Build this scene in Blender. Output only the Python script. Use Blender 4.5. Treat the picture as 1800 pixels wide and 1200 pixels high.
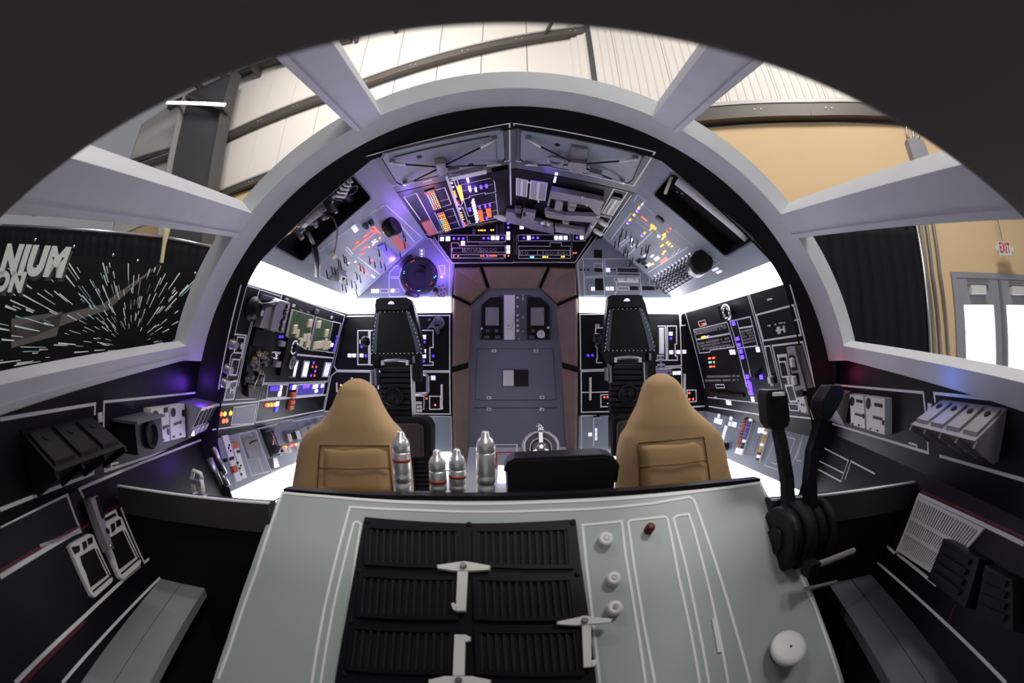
import bpy, bmesh, math, random
from math import sin, cos, asin, hypot, pi, radians
from mathutils import Vector, Matrix, geometry

random.seed(7)
for o in list(bpy.data.objects):
    bpy.data.objects.remove(o)
SC = bpy.context.scene
COL = SC.collection

# ---------------------------------------------------------------- camera
CZ = 1.40            # camera height above the footwell floor
PITCH = 0.045        # slight upward tilt
CAM = Vector((-0.03, 0.0, CZ))
cd = bpy.data.cameras.new('camera')
cd.type = 'PANO'
cd.panorama_type = 'FISHEYE_EQUISOLID'
cd.fisheye_lens = 15.0
cd.fisheye_fov = radians(200)
cd.sensor_width = 36.0
cd.sensor_height = 24.0
cd.sensor_fit = 'HORIZONTAL'
cd.clip_start = 0.01
cd.lens = 15.0
cd.dof.use_dof = True
cd.dof.focus_distance = 3.2
cd.dof.aperture_fstop = 2.0
cam = bpy.data.objects.new('camera', cd)
COL.objects.link(cam)
cam.location = CAM
cam.rotation_euler = (pi / 2 + PITCH, 0, 0)
SC.camera = cam

# ---------------------------------------------------------------- world, lights, exposure
SC.view_settings.view_transform = 'Standard'
SC.view_settings.look = 'None'
SC.view_settings.gamma = 1.0
SC.view_settings.use_curve_mapping = False
SC.view_settings.exposure = 0.45
w = bpy.data.worlds.new('hall_air')
SC.world = w
w.use_nodes = True
w.node_tree.nodes['Background'].inputs[0].default_value = (0.92, 0.95, 1.0, 1)
w.node_tree.nodes['Background'].inputs[1].default_value = 0.17

try:
    SC.cycles.max_bounces = 7; SC.cycles.diffuse_bounces = 4; SC.cycles.glossy_bounces = 3
    SC.cycles.caustics_reflective = False; SC.cycles.caustics_refractive = False; SC.cycles.sample_clamp_indirect = 6.0
except Exception:
    pass

def area(name, loc, target, size, power, col=(1, 1, 1), sy=None):
    l = bpy.data.lights.new(name, 'AREA')
    l.energy = power; l.color = col
    l.shape = 'RECTANGLE'; l.size = size; l.size_y = sy or size
    o = bpy.data.objects.new(name, l); COL.objects.link(o)
    o.location = loc
    o.rotation_euler = (Vector(target) - Vector(loc)).to_track_quat('-Z', 'Y').to_euler()
    return o
# high-bay lights of the exhibition hall, hung under the roof
area('hall_light', (-3.5, 2.5, 9.0), (-5.0, 8.0, 5.0), 3.0, 320, (1, .97, .93), 1.2)
area('hall_light', (3.5, 0.2, 9.0), (3.5, 3.2, 2.0), 3.0, 310, (1, .97, .93), 1.2)
area('hall_light', (1.0, -5.5, 8.0), (0.3, 0.6, 1.0), 3.0, 120, (1, .98, .96), 1.2)

# ---------------------------------------------------------------- pixel -> ray (equisolid lens, 750 px per radian at the centre)
FPX = 750.0
VX, VY, VS = 0.0, 0.0, 1.0
def setv(x, y, s):
    global VX, VY, VS
    VX, VY, VS = x, y, s
def ray(x, y):
    x = VX + x * VS; y = VY + y * VS
    dx, dy = x - 900.0, 600.0 - y
    r = hypot(dx, dy)
    th = 2 * asin(min(r / (2 * FPX), 0.999))
    k = sin(th) / r if r > 1e-6 else 0
    cx, cz, cy = dx * k, dy * k, cos(th)
    return Vector((cx, cy * cos(PITCH) - cz * sin(PITCH), cy * sin(PITCH) + cz * cos(PITCH)))
def hitp(x, y, o, n):
    d = ray(x, y)
    t = (Vector(o) - CAM).dot(n) / d.dot(n)
    return CAM + d * t
def hitY(x, y, Y):
    return hitp(x, y, Vector((0, Y, 0)), Vector((0, 1, 0)))
def hitZ(x, y, Z):
    return hitp(x, y, Vector((0, 0, Z + CZ)), Vector((0, 0, 1)))
def R(x, y, z):
    return Vector((x, y, z + CZ))

# ---------------------------------------------------------------- materials
def lin(c):
    return tuple(((v / 255.0) / 12.92 if v <= 10 else (((v / 255.0) + 0.055) / 1.055) ** 2.4) for v in c)
MATS = {}
def mat(name, rgb, rough=0.5, metal=0.0, mottle=0.0, scale=8.0, bump=0.0, coat=0.0):
    if name in MATS: return MATS[name]
    m = bpy.data.materials.new(name); m.use_nodes = True
    nt = m.node_tree; b = nt.nodes['Principled BSDF']
    c = lin(rgb) + (1,)
    b.inputs['Base Color'].default_value = c
    b.inputs['Roughness'].default_value = rough
    b.inputs['Metallic'].default_value = metal
    if coat: b.inputs['Coat Weight'].default_value = coat
    if mottle or bump:
        tc = nt.nodes.new('ShaderNodeTexCoord')
        nz = nt.nodes.new('ShaderNodeTexNoise'); nz.inputs['Scale'].default_value = scale
        nz.inputs['Detail'].default_value = 6
        nt.links.new(tc.outputs['Object'], nz.inputs['Vector'])
        if mottle:
            mx = nt.nodes.new('ShaderNodeMix'); mx.data_type = 'RGBA'
            mx.inputs[6].default_value = tuple(max(0, v * (1 - mottle)) for v in c[:3]) + (1,)
            mx.inputs[7].default_value = tuple(min(1, v * (1 + mottle)) for v in c[:3]) + (1,)
            nt.links.new(nz.outputs['Fac'], mx.inputs[0])
            nt.links.new(mx.outputs[2], b.inputs['Base Color'])
        if bump:
            bp = nt.nodes.new('ShaderNodeBump'); bp.inputs['Strength'].default_value = bump
            bp.inputs['Distance'].default_value = 0.01
            nt.links.new(nz.outputs['Fac'], bp.inputs['Height'])
            nt.links.new(bp.outputs['Normal'], b.inputs['Normal'])
    MATS[name] = m
    return m
def emit(name, rgb, strength, base=None):
    if name in MATS: return MATS[name]
    m = bpy.data.materials.new(name); m.use_nodes = True
    b = m.node_tree.nodes['Principled BSDF']
    c = lin(rgb) + (1,)
    b.inputs['Base Color'].default_value = c
    b.inputs['Emission Color'].default_value = c
    b.inputs['Emission Strength'].default_value = strength
    b.inputs['Roughness'].default_value = 0.4
    MATS[name] = m
    return m
mat('panel_black', (13, 13, 18), 0.42, 0, 0.12, 4)
mat('panel_grey', (134, 142, 150), 0.5, 0, 0.08, 5)
mat('panel_dark', (84, 88, 96), 0.45, 0, 0.1, 5)
mat('line', (226, 226, 226), 0.5)
mat('red_line', (96, 12, 24), 0.5)
mat('steel', (172, 172, 176), 0.32, 0.85, 0.1, 20)
mat('chrome', (225, 225, 228), 0.12, 1.0)
mat('brushed_silver', (226, 226, 226), 0.3, 0.75)
mat('rail_dark', (50, 48, 50), 0.55)
mat('gun_grey', (142, 138, 142), 0.55, 0.1, 0.15, 20)
mat('white_plastic', (222, 222, 218), 0.4)
mat('black_plastic', (22, 22, 24), 0.4)
mat('black_soft', (15, 15, 17), 0.7)
mat('pit_black', (12, 12, 13), 0.8)
mat('rubber', (24, 23, 25), 0.6, 0, 0.1, 8)
mat('frame_paint', (200, 202, 206), 0.6, 0, 0.09, 6, 0.05)
mat('dash_paint', (160, 168, 165), 0.45, 0, 0.06, 3)
mat('brown_pad', (122, 101, 90), 0.75, 0, 0.22, 7, 0.25)
mat('door_grey', (116, 119, 132), 0.5, 0, 0.08, 4)
mat('tan_suede', (200, 166, 122), 0.95, 0, 0.10, 7, 0.12)
mat('tan_seam', (138, 102, 62), 0.9)
mat('leather_brown', (52, 40, 40), 0.45, 0, 0.15, 10)
mat('chair_black', (27, 29, 34), 0.5, 0, 0.1, 8)
mat('chair_edge', (70, 76, 88), 0.45)
mat('deck', (176, 178, 182), 0.5, 0, 0.08, 6)
mat('dark_floor', (14, 14, 15), 0.8)
mat('header_dark', (104, 98, 95), 0.85, 0, 0.06, 3)
mat('green_board', (86, 112, 74), 0.55, 0, 0.1, 20)
mat('green_rib', (120, 146, 108), 0.5)
mat('cream', (222, 212, 172), 0.6)
mat('salmon', (196, 112, 76), 0.55)
mat('orange_box', (206, 96, 52), 0.5)
mat('red_key', (176, 60, 46), 0.5)
mat('yellow_key', (226, 186, 60), 0.5)
mat('violet_key', (92, 82, 190), 0.4)
mat('violet_pad', (104, 92, 196), 0.5)
mat('gold', (170, 150, 110), 0.3, 0.9)
mat('bench_grey', (128, 130, 132), 0.5, 0, 0.2, 3)
mat('bench_dark', (78, 78, 86), 0.5, 0, 0.15, 3)
mat('hall_white', (236, 229, 222), 0.55)
mat('hall_seam', (150, 142, 138), 0.6)
mat('hall_tan', (226, 194, 152), 0.8, 0, 0.04, 1.5)
mat('girt_steel', (96, 90, 86), 0.5, 0.3)
mat('girt_flange', (182, 178, 174), 0.5, 0.2)
mat('column_paint', (74, 74, 76), 0.6)
mat('drape', (24, 25, 30), 0.9, 0, 0.15, 6)
mat('banner', (10, 10, 12), 0.35)
mat('banner_light', (225, 236, 236), 0.5)
mat('banner_teal', (120, 178, 186), 0.5)
mat('banner_glow', (92, 88, 84), 0.6)
mat('letter_silver', (214, 218, 214), 0.45, 0.0, 0.25, 9)
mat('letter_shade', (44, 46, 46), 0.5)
mat('door_paint', (150, 150, 158), 0.5)
mat('red_paint', (206, 40, 62), 0.5)
for k in ('panel_black', 'black_soft', 'rubber', 'black_plastic', 'drape', 'rail_dark', 'chair_black', 'banner'):
    MATS[k].node_tree.nodes['Principled BSDF'].inputs['Specular IOR Level'].default_value = 0.22
emit('glass_day', (235, 244, 255), 5.0)
emit('strip', (247, 246, 255), 6.5)
emit('lamp_white', (214, 206, 255), 2.2)
emit('key_white', (206, 206, 226), 0.75)
emit('lamp_violet', (82, 50, 255), 3.2)
emit('key_violet', (72, 52, 205), 0.9)
emit('lamp_red', (255, 72, 52), 3.2)
emit('lamp_amber', (255, 172, 58), 2.6)
emit('lamp_cyan', (80, 190, 255), 4.0)
emit('lamp_orange', (226, 112, 40), 0.5)
emit('slot_blue', (190, 196, 255), 1.4)
emit('batten', (240, 236, 255), 5.0)

# ---------------------------------------------------------------- mesh building
class MB:
    def __init__(s): s.v = []; s.f = []; s.sm = []
    def add(s, vs, fs, smooth=False):
        b = len(s.v); s.v += [tuple(x) for x in vs]
        for f in fs: s.f.append([b + i for i in f]); s.sm.append(smooth)
        return s
    def prism(s, poly, w0, w1, holes=(), inset=0.0):
        loops = [list(poly)] + [list(h) for h in holes]
        a = sum(loops[0][i][0] * loops[0][(i + 1) % len(loops[0])][1] - loops[0][(i + 1) % len(loops[0])][0] * loops[0][i][1] for i in range(len(loops[0])))
        if a < 0: loops[0].reverse()
        for h in loops[1:]:
            a = sum(h[i][0] * h[(i + 1) % len(h)][1] - h[(i + 1) % len(h)][0] * h[i][1] for i in range(len(h)))
            if a > 0: h.reverse()
        flat = [p for l in loops for p in l]; n = len(flat)
        tr = geometry.tessellate_polygon([[Vector((p[0], p[1], 0)) for p in l] for l in loops])
        c = (sum(p[0] for p in loops[0]) / len(loops[0]), sum(p[1] for p in loops[0]) / len(loops[0]))
        def ins(p):
            if not inset: return p
            d = Vector((c[0] - p[0], c[1] - p[1])); L = d.length
            k = min(inset / L, .5) if L else 0
            return (p[0] + d.x * k, p[1] + d.y * k)
        vs = [(p[0], p[1], w0) for p in flat] + [(ins(p)[0], ins(p)[1], w1) for p in flat]
        fs = []
        for t in tr:
            p = [flat[i] for i in t]
            ar = (p[1][0] - p[0][0]) * (p[2][1] - p[0][1]) - (p[2][0] - p[0][0]) * (p[1][1] - p[0][1])
            t = list(t) if ar > 0 else list(t)[::-1]
            fs.append([i + n for i in t]); fs.append(t[::-1])
        k = 0
        for l in loops:
            m = len(l)
            for i in range(m):
                j = (i + 1) % m
                fs.append([k + i, k + j, n + k + j, n + k + i])
            k += m
        return s.add(vs, fs)
    def box(s, c, d, M=None):
        vs = []
        for z in (-.5, .5):
            for x, y in ((-.5, -.5), (.5, -.5), (.5, .5), (-.5, .5)):
                p = Vector((x * d[0], y * d[1], z * d[2]))
                if M is not None: p = M @ p
                vs.append(p + Vector(c))
        return s.add(vs, [[3, 2, 1, 0], [4, 5, 6, 7], [0, 1, 5, 4], [1, 2, 6, 5], [2, 3, 7, 6], [3, 0, 4, 7]])
    def hexa(s, b, t):      # bottom four and top four points
        return s.add(list(b) + list(t), [[3, 2, 1, 0], [4, 5, 6, 7], [0, 1, 5, 4], [1, 2, 6, 5], [2, 3, 7, 6], [3, 0, 4, 7]])
    def tube(s, pts, r, seg=8, cap=True):
        pts = [Vector(p) for p in pts]; rings = []
        rr = r if isinstance(r, (list, tuple)) else [r] * len(pts)
        up = None
        for i, p in enumerate(pts):
            d = (pts[min(i + 1, len(pts) - 1)] - pts[max(i - 1, 0)]).normalized()
            if up is None: up = d.orthogonal().normalized()
            up = (up - d * up.dot(d)).normalized(); q = d.cross(up)
            rings.append([p + (up * cos(2 * pi * k / seg) + q * sin(2 * pi * k / seg)) * rr[i] for k in range(seg)])
        vs = [v for rg in rings for v in rg]; fs = []
        for i in range(len(pts) - 1):
            for k in range(seg):
                a, b = i * seg + k, i * seg + (k + 1) % seg
                fs.append([a, b, b + seg, a + seg])
        s.add(vs, fs, True)
        if cap:
            n = len(s.v) - len(vs)
            s.f.append([n + k for k in range(seg)][::-1]); s.sm.append(False)
            s.f.append([n + len(vs) - seg + k for k in range(seg)]); s.sm.append(False)
        return s
    def lathe(s, prof, seg=16, M=None, smooth=True):   # (radius, height) about the z axis
        vs = []; fs = []
        for r_, h in prof:
            for k in range(seg):
                p = Vector((r_ * cos(2 * pi * k / seg), r_ * sin(2 * pi * k / seg), h))
                vs.append(M @ p if M is not None else p)
        for i in range(len(prof) - 1):
            for k in range(seg):
                a, b = i * seg + k, i * seg + (k + 1) % seg
                fs.append([a, b, b + seg, a + seg])
        fs.append(list(range(seg))[::-1]); fs.append([len(vs) - seg + k for k in range(seg)])
        b0 = len(s.f)
        s.add(vs, fs, smooth); s.sm[-1] = s.sm[-2] = False
        return s
    def torus(s, c, R_, r_, M=None, seg=28, sub=8):
        pts = [Vector((R_ * cos(2 * pi * k / seg), R_ * sin(2 * pi * k / seg), 0)) for k in range(seg)]
        vs = []; fs = []
        for k in range(seg):
            a = 2 * pi * k / seg
            for j in range(sub):
                b = 2 * pi * j / sub
                p = Vector(((R_ + r_ * cos(b)) * cos(a), (R_ + r_ * cos(b)) * sin(a), r_ * sin(b)))
                if M is not None: p = M @ p
                vs.append(p + Vector(c))
        for k in range(seg):
            for j in range(sub):
                fs.append([k * sub + j, ((k + 1) % seg) * sub + j, ((k + 1) % seg) * sub + (j + 1) % sub, k * sub + (j + 1) % sub])
        return s.add(vs, fs, True)
    def strip(s, pts, wd, w0, w1, closed=False):
        P = [Vector((p[0], p[1])) for p in pts]; n = len(P); L = []; Rr = []
        for i in range(n):
            a = P[i - 1] if (i > 0 or closed) else None
            b = P[(i + 1) % n] if (i < n - 1 or closed) else None
            d1 = (P[i] - a).normalized() if a is not None else None
            d2 = (b - P[i]).normalized() if b is not None else None
            if d1 is None: d1 = d2
            if d2 is None: d2 = d1
            n1 = Vector((-d1.y, d1.x)); n2 = Vector((-d2.y, d2.x))
            m = (n1 + n2)
            m = m.normalized() if m.length > 1e-6 else n1
            k = wd / 2 / max(m.dot(n1), .4)
            L.append(P[i] + m * k); Rr.append(P[i] - m * k)
        vs = [(p.x, p.y, w0) for p in L] + [(p.x, p.y, w0) for p in Rr] + [(p.x, p.y, w1) for p in L] + [(p.x, p.y, w1) for p in Rr]
        fs = []
        for i in range(n if closed else n - 1):
            j = (i + 1) % n
            l0, l1, r0, r1 = i, j, n + i, n + j
            L0, L1, R0, R1 = 2 * n + i, 2 * n + j, 3 * n + i, 3 * n + j
            fs += [[L0, R0, R1, L1], [l0, L0, L1, l1], [r1, R1, R0, r0]]
        if not closed:
            fs += [[0, n, 3 * n, 2 * n], [2 * n - 1, n - 1, 3 * n - 1, 4 * n - 1]]
        return s.add(vs, fs)
    def mesh(s, name, m):
        me = bpy.data.meshes.new(name)
        me.from_pydata(s.v, [], s.f)
        me.polygons.foreach_set('use_smooth', s.sm)
        me.materials.append(MATS[m] if isinstance(m, str) else m)
        me.update()
        return me
    def build(s, name, m, parent=None, M=None):
        return link(name, s.mesh(name, m), parent, M)

def link(name, me, parent=None, M=None):
    o = bpy.data.objects.new(name, me); COL.objects.link(o)
    if parent is not None: o.parent = parent
    if M is not None: o.matrix_local = M
    return o
def tag(o, label=None, cat=None, group=None, kind=None):
    if label: o['label'] = label
    if cat: o['category'] = cat
    if group: o['group'] = group
    if kind: o['kind'] = kind
    return o
def thing(name, label, cat, M=None, group=None, kind=None):
    o = bpy.data.objects.new(name, None); COL.objects.link(o)
    if M is not None: o.matrix_world = M if isinstance(M, Matrix) else Matrix.Translation(M)
    return tag(o, label, cat, group, kind)
def point(name, loc, power, col, rad=0.03):
    l = bpy.data.lights.new(name, 'POINT'); l.energy = power; l.color = col; l.shadow_soft_size = rad
    o = bpy.data.objects.new(name, l); COL.objects.link(o); o.location = loc
    return o

UNIT = {}
def unit(kind, m):
    k = (kind, m)
    if k in UNIT: return UNIT[k]
    b = MB()
    if kind == 'key':      # low button with chamfered edges
        b.prism([(-.5, -.5), (.5, -.5), (.5, .5), (-.5, .5)], 0, .7)
        b.hexa([(-.5, -.5, .7), (.5, -.5, .7), (.5, .5, .7), (-.5, .5, .7)], [(-.42, -.42, 1), (.42, -.42, 1), (.42, .42, 1), (-.42, .42, 1)])
    elif kind == 'dome':
        b.lathe([(.5, 0), (.5, .3), (.43, .62), (.28, .88), (.1, 1)], 12)
    elif kind == 'knob':
        b.lathe([(.5, 0), (.5, .15), (.4, .2), (.4, .85), (.34, 1)], 14)
    elif kind == 'disc':
        b.lathe([(.5, 0), (.5, .8), (.46, 1)], 24)
    elif kind == 'stick':
        b.lathe([(.5, 0), (.34, .5), (.46, .9), (.3, 1)], 8)
    me = b.mesh(kind, m); UNIT[k] = me
    return me

class Panel:
    """A flat plate with its own frame: u to the right, v up, n out of the plate towards the cabin."""
    def __init__(s, name, label, cat, o, u, v, poly=None, px=None, m='panel_black', thick=.02, holes_px=(), kind=None, parent=None):
        s.u = Vector(u).normalized(); s.n = s.u.cross(Vector(v)).normalized(); s.v = s.n.cross(s.u)
        s.o = Vector(o)
        s.M = Matrix((( s.u.x, s.v.x, s.n.x, s.o.x), (s.u.y, s.v.y, s.n.y, s.o.y), (s.u.z, s.v.z, s.n.z, s.o.z), (0, 0, 0, 1)))
        s.Mi = s.M.inverted()
        if parent is None:
            s.root = thing(name, label, cat, s.M, kind=kind)
        else:
            s.root = parent
        if poly is not None: pl = [s.loc(p) for p in poly]
        elif px is not None: pl = [s.uv(*p) for p in px]
        else: pl = None
        s.holes = [[s.uv(*p) for p in h] for h in holes_px]
        if pl: s.plate = MB().prism([(p[0], p[1]) for p in pl], -thick, 0, [[(q[0], q[1]) for q in h] for h in s.holes]).build('plate', m, s.root)
    def loc(s, p): return s.Mi @ Vector(p)
    def uv(s, x, y): return s.loc(hitp(x, y, s.o, s.n)).to_2d()
    def W(s, u, v, w=0): return s.M @ Vector((u, v, w))
    def size(s, x, y, a, b):
        """metres along u and v that a and b pixels span here"""
        p = s.uv(x, y)
        def pxof(q):
            d = s.W(q[0], q[1]) - CAM
            f = Vector((0, cos(PITCH), sin(PITCH))); up = Vector((0, -sin(PITCH), cos(PITCH)))
            c = Vector((d.x, d.dot(up), d.dot(f))); th = math.acos(c.z / c.length); r = 2 * FPX * sin(th / 2)
            h = hypot(c.x, c.y); return Vector((c.x / h * r, c.y / h * r))
        e = .005; p0 = pxof(p)
        ku = (pxof(p + Vector((e, 0))) - p0).length / e; kv = (pxof(p + Vector((0, e))) - p0).length / e
        return p, a * VS / ku, b * VS / kv
    def line(s, pts, w=.011, closed=False, m='line', h=.002, par=None, z0=0):
        return MB().strip([s.uv(*p) for p in pts], w, z0, z0 + h, closed).build('inlay_line', m, par or s.root)
    def rect(s, x0, y0, x1, y1, w=.011, m='line'):
        return s.line([(x0, y0), (x1, y0), (x1, y1), (x0, y1)], w, True, m)
    def poly(s, pts, h, m, name, w0=0, inset=0.0, holes=(), par=None):
        return MB().prism([s.uv(*p) for p in pts], w0, w0 + h, [[s.uv(*p) for p in q] for q in holes], inset).build(name, m, par or s.root)
    def put(s, kind, x, y, a, b, h, m, name, w0=0, rot=0, par=None):
        p, su, sv = s.size(x, y, a, b)
        M = Matrix.Translation((p[0], p[1], w0)) @ Matrix.Rotation(rot, 4, 'Z') @ Matrix.Diagonal((su, sv, h, 1))
        return link(name, unit(kind, m), par or s.root, M)
    def rnd(s, kind, x, y, r, h, m, name, w0=0, par=None):
        p, su, sv = s.size(x, y, 2 * r, 2 * r); d = max(su, sv) if su < 2 * sv and sv < 2 * su else min(su, sv) * 1.3
        M = Matrix.Translation((p[0], p[1], w0)) @ Matrix.Diagonal((d, d, h, 1))
        return link(name, unit(kind, m), par or s.root, M)
    def keys(s, L, m='key_white', name='push_button', h=.008):
        if isinstance(name, float): L = [(k[0], k[1], k[2] * name, (k[3] if len(k) > 3 else k[2]) * name) for k in L]; name = 'indicator_lamp'
        for k in L:
            x, y, a = k[:3]; b = k[3] if len(k) > 3 else a
            s.put('key', x, y, a, b, h, m, name)
    def lamps(s, L, m='lamp_red', r=9, h=.006, name='indicator_lamp'):
        for k in L:
            s.rnd('dome', k[0], k[1], (k[2] if len(k) > 2 else r) * .72, h, m, name)
    def toggles(s, L, ln=.05, d=.006, m='black_plastic', lean=(0, -.3)):
        for k in L:
            p = s.uv(*k[:2])
            b = link('toggle_switch', unit('disc', 'steel'), s.root, Matrix.Translation((p[0], p[1], 0)) @ Matrix.Diagonal((d * 2.6, d * 2.6, .006, 1)))
            lv = MB().tube([(0, 0, 0), (lean[0] * ln, lean[1] * ln, ln)], [d * .55, d * .9], 8)
            o = lv.build('lever', m, s.root, Matrix.Translation((p[0], p[1], .005)))
    def bars(s, x0, y0, x1, y1, n, a, b, h, m, name='slat'):
        for i in range(n):
            t = (i + .5) / n
            s.put('key', x0 + (x1 - x0) * t, y0 + (y1 - y0) * t, a, b, h, m, name)
    def grille(s, q, n, m='white_plastic', mb='panel_dark', h=.008, frame=.008, name='vent_slat'):
        """a framed grille on the quad q (four pixel points, n upright slats)"""
        P = [s.uv(*p) for p in q]
        MB().prism(P, 0, .003).build('vent_back', mb, s.root)
        MB().strip(P, frame, 0, h, True).build('vent_frame', m, s.root)
        for i in range(n):
            t = (i + .5) / n
            a = P[0].lerp(P[1], t); b = P[3].lerp(P[2], t)
            MB().strip([a, b], (P[1] - P[0]).length / n * .5, 0, h * .8).build(name, m, s.root)

# ================================================================ the setting: cabin shell
YR, YB = 2.2, 4.0                       # front ring plane and rear bulkhead
PROF = [(0, 1.36), (.86, 1.20), (1.59, .60), (1.68, .46), (1.95, -.53), (1.88, -.89), (1.80, -1.06)]
DECK = -1.08
def struct(name, mb, m, parent=None):
    o = mb.build(name, m, parent)
    if parent is None: o['kind'] = 'structure'
    return o
def slab(a, b, side, y0, y1, d0, d1):
    """plank behind the profile edge a-b between depths d0 and d1 outside the cabin"""
    a = Vector((a[0] * side, a[1])); b = Vector((b[0] * side, b[1])); d = (b - a).normalized()
    n = Vector((-d.y, d.x)); c = Vector((0, -.1))
    if n.dot((a + b) / 2 - c) < 0: n = -n
    a2 = a - d * .07 * (d0 > .1); b2 = b + d * .07 * (d0 > .1)
    q = [a2 + n * d0, b2 + n * d0, b2 + n * d1, a2 + n * d1]
    m = MB().hexa([R(p.x, y0, p.y) for p in q], [R(p.x, y1, p.y) for p in q])
    return m
for side, nm in ((-1, 'wall_left'), (1, 'wall_right')):
    m = MB()
    for i in (2, 3, 4, 5):
        t = slab(PROF[i], PROF[i + 1], side, YR - .02, YB + .1, .021, .06); m.add(t.v, t.f)
    struct(nm, m, 'black_soft')
m = MB()
for side in (-1, 1):
    for i in (0, 1):
        t = slab(PROF[i], PROF[i + 1], side, YR - .02, YB + .1, .16, .20); m.add(t.v, t.f)
struct('ceiling', m, 'black_soft')
# rear bulkhead with the doorway cut out
DW, DT = .605, .91
prof = [(-x, z) for x, z in PROF[::-1]] + PROF[1:]
m = MB().prism([(x * 1.03, z) for x, z in prof] + [(1.85, -1.4), (DW, -1.4), (DW, DT), (-DW, DT), (-DW, -1.4), (-1.85, -1.4)], -.10, -.021)
Mb = Matrix(((1, 0, 0, 0), (0, 0, -1, YB), (0, 1, 0, CZ), (0, 0, 0, 1)))
wr = m.build('wall_rear', 'black_soft', None, Mb); wr['kind'] = 'structure'
# raised deck and dark footwell floor
struct('floor', MB().box(R(0, 3.15, DECK - .05), (3.62, 1.95, .10)), 'deck')
struct('floor_footwell', MB().box(R(0, .7, -1.43), (3.6, 3.0, .06)), 'dark_floor')
struct('wall_step', MB().box(R(0, 2.16, -1.26), (3.6, .03, .28)), 'black_soft')

# black gasket ring between the cabin and the window frame
ZC, RR = -.6, 2.05
def circ(a, r, y): return R(r * cos(a), y, ZC + r * sin(a))
def profpt(a):
    """where a ray from the ring centre at angle a crosses the cabin profile"""
    d = Vector((cos(a), sin(a))); best = None
    pts = [Vector((x, z - ZC)) for x, z in prof] + [Vector((1.80, -.8)), Vector((-1.8, -.8))]
    for i in range(len(pts)):
        p, q = pts[i], pts[(i + 1) % len(pts)]
        e = q - p; den = d.x * e.y - d.y * e.x
        if abs(den) < 1e-9: continue
        t = (p.x * e.y - p.y * e.x) / den; s_ = (p.x * d.y - p.y * d.x) / den
        if t > 0 and -1e-6 <= s_ <= 1 + 1e-6: best = t if best is None else max(best, t)
    return best or 2
def ring(name, prof_fn, a0, a1, n, m, parent=None, close=False):
    """sweep a closed cross-section (list of (r, y) given by prof_fn(angle)) around the axis"""
    b = MB(); vs = []; fs = []
    for i in range(n + 1):
        a = a0 + (a1 - a0) * i / n
        sec = prof_fn(a); k = len(sec)
        vs += [circ(a, r_, y) for r_, y in sec]
    for i in range(n):
        for j in range(k):
            fs.append([i * k + j, (i + 1) * k + j, (i + 1) * k + (j + 1) % k, i * k + (j + 1) % k])
    fs += [list(range(k))[::-1], [n * k + j for j in range(k)]]
    b.add(vs, fs, True)
    o = b.build(name, m, parent)
    me = o.data
    try:
        bm = bmesh.new(); bm.from_mesh(me); bmesh.ops.recalc_face_normals(bm, faces=bm.faces)
        for e in bm.edges:
            if len(e.link_faces) == 2 and e.calc_face_angle() > .5: e.smooth = False
        bm.to_mesh(me); bm.free()
    except Exception: pass
    return o
win = thing('window_1', None, None, R(0, 2.0, -.6), kind='structure')
def wchild(o):
    o.parent = win; o.matrix_parent_inverse = Matrix.Translation(-Vector(R(0, 2.0, -.6))); return o
A0, A1 = radians(-14), radians(194)
wchild(ring('gasket', lambda a: [(profpt(a) - .012, YR + .005), (RR + .005, 2.10), (RR + .165, 2.12), (RR + .165, 2.24), (RR + .1, 2.26), (profpt(a) + .03, YR + .02)], A0, A1, 96, 'rubber'))
wchild(ring('frame_ring', lambda a: [(RR, 2.12), (RR + .004, 1.92), (RR + .15, 1.945), (RR + .17, 2.118)], radians(16.2), radians(163.8), 96, 'frame_paint'))
# struts along the window cone
def skin(Y): return RR * (.655 + .17 * (Y + .0)) / (.655 + .17 * 1.95)
def strut(ad, wd=.17, y0=.12, y1=1.95, dep=.15):
    a = radians(ad); n = 10
    t = Vector((-sin(a), 0, cos(a))); rad = Vector((cos(a), 0, sin(a)))
    b = MB(); vs = []; fs = []
    for i in range(n + 1):
        Y = y0 + (y1 - y0) * i / n
        c = R(0, Y, ZC) + rad * (skin(Y) + .003)
        vs += [c - t * wd / 2, c + t * wd / 2, c + t * wd / 2 + rad * dep, c - t * wd / 2 + rad * dep]
    for i in range(n):
        for j in range(4):
            fs.append([i * 4 + j, i * 4 + (j + 1) % 4, (i + 1) * 4 + (j + 1) % 4, (i + 1) * 4 + j])
    fs += [[0, 1, 2, 3][::-1], [n * 4 + j for j in range(4)]]
    b.add(vs, fs)
    # raised inner rib along one edge of the strut, as a shallow second plank
    o = wchild(b.build('frame_strut', 'frame_paint'))
    bm = bmesh.new(); bm.from_mesh(o.data); bmesh.ops.recalc_face_normals(bm, faces=bm.faces); bm.to_mesh(o.data); bm.free()
    g = MB(); vs = []; fs = []
    for i in range(n + 1):
        Y = y0 + (y1 - y0) * i / n
        c = R(0, Y, ZC) + rad * (skin(Y) - .010) + t * (wd / 2 - .022) * (-1 if ad < 90 else 1) * (1 if ad % 180 > 50 and ad % 180 < 130 else 1)
        vs += [c - t * .012, c + t * .012, c + t * .012 + rad * .014, c - t * .012 + rad * .014]
    for i in range(n):
        for j in range(4):
            fs.append([i * 4 + j, i * 4 + (j + 1) % 4, (i + 1) * 4 + (j + 1) % 4, (i + 1) * 4 + j])
    g.add(vs, fs)
    if ad % 180 > 20: wchild(g.build('strut_rib', 'frame_paint'))
for ad in (41, 66.5, 113.5, 139): strut(ad)
for ad in (17.6, 162.4): strut(ad, .09, -.1, 1.96, .10)
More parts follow.
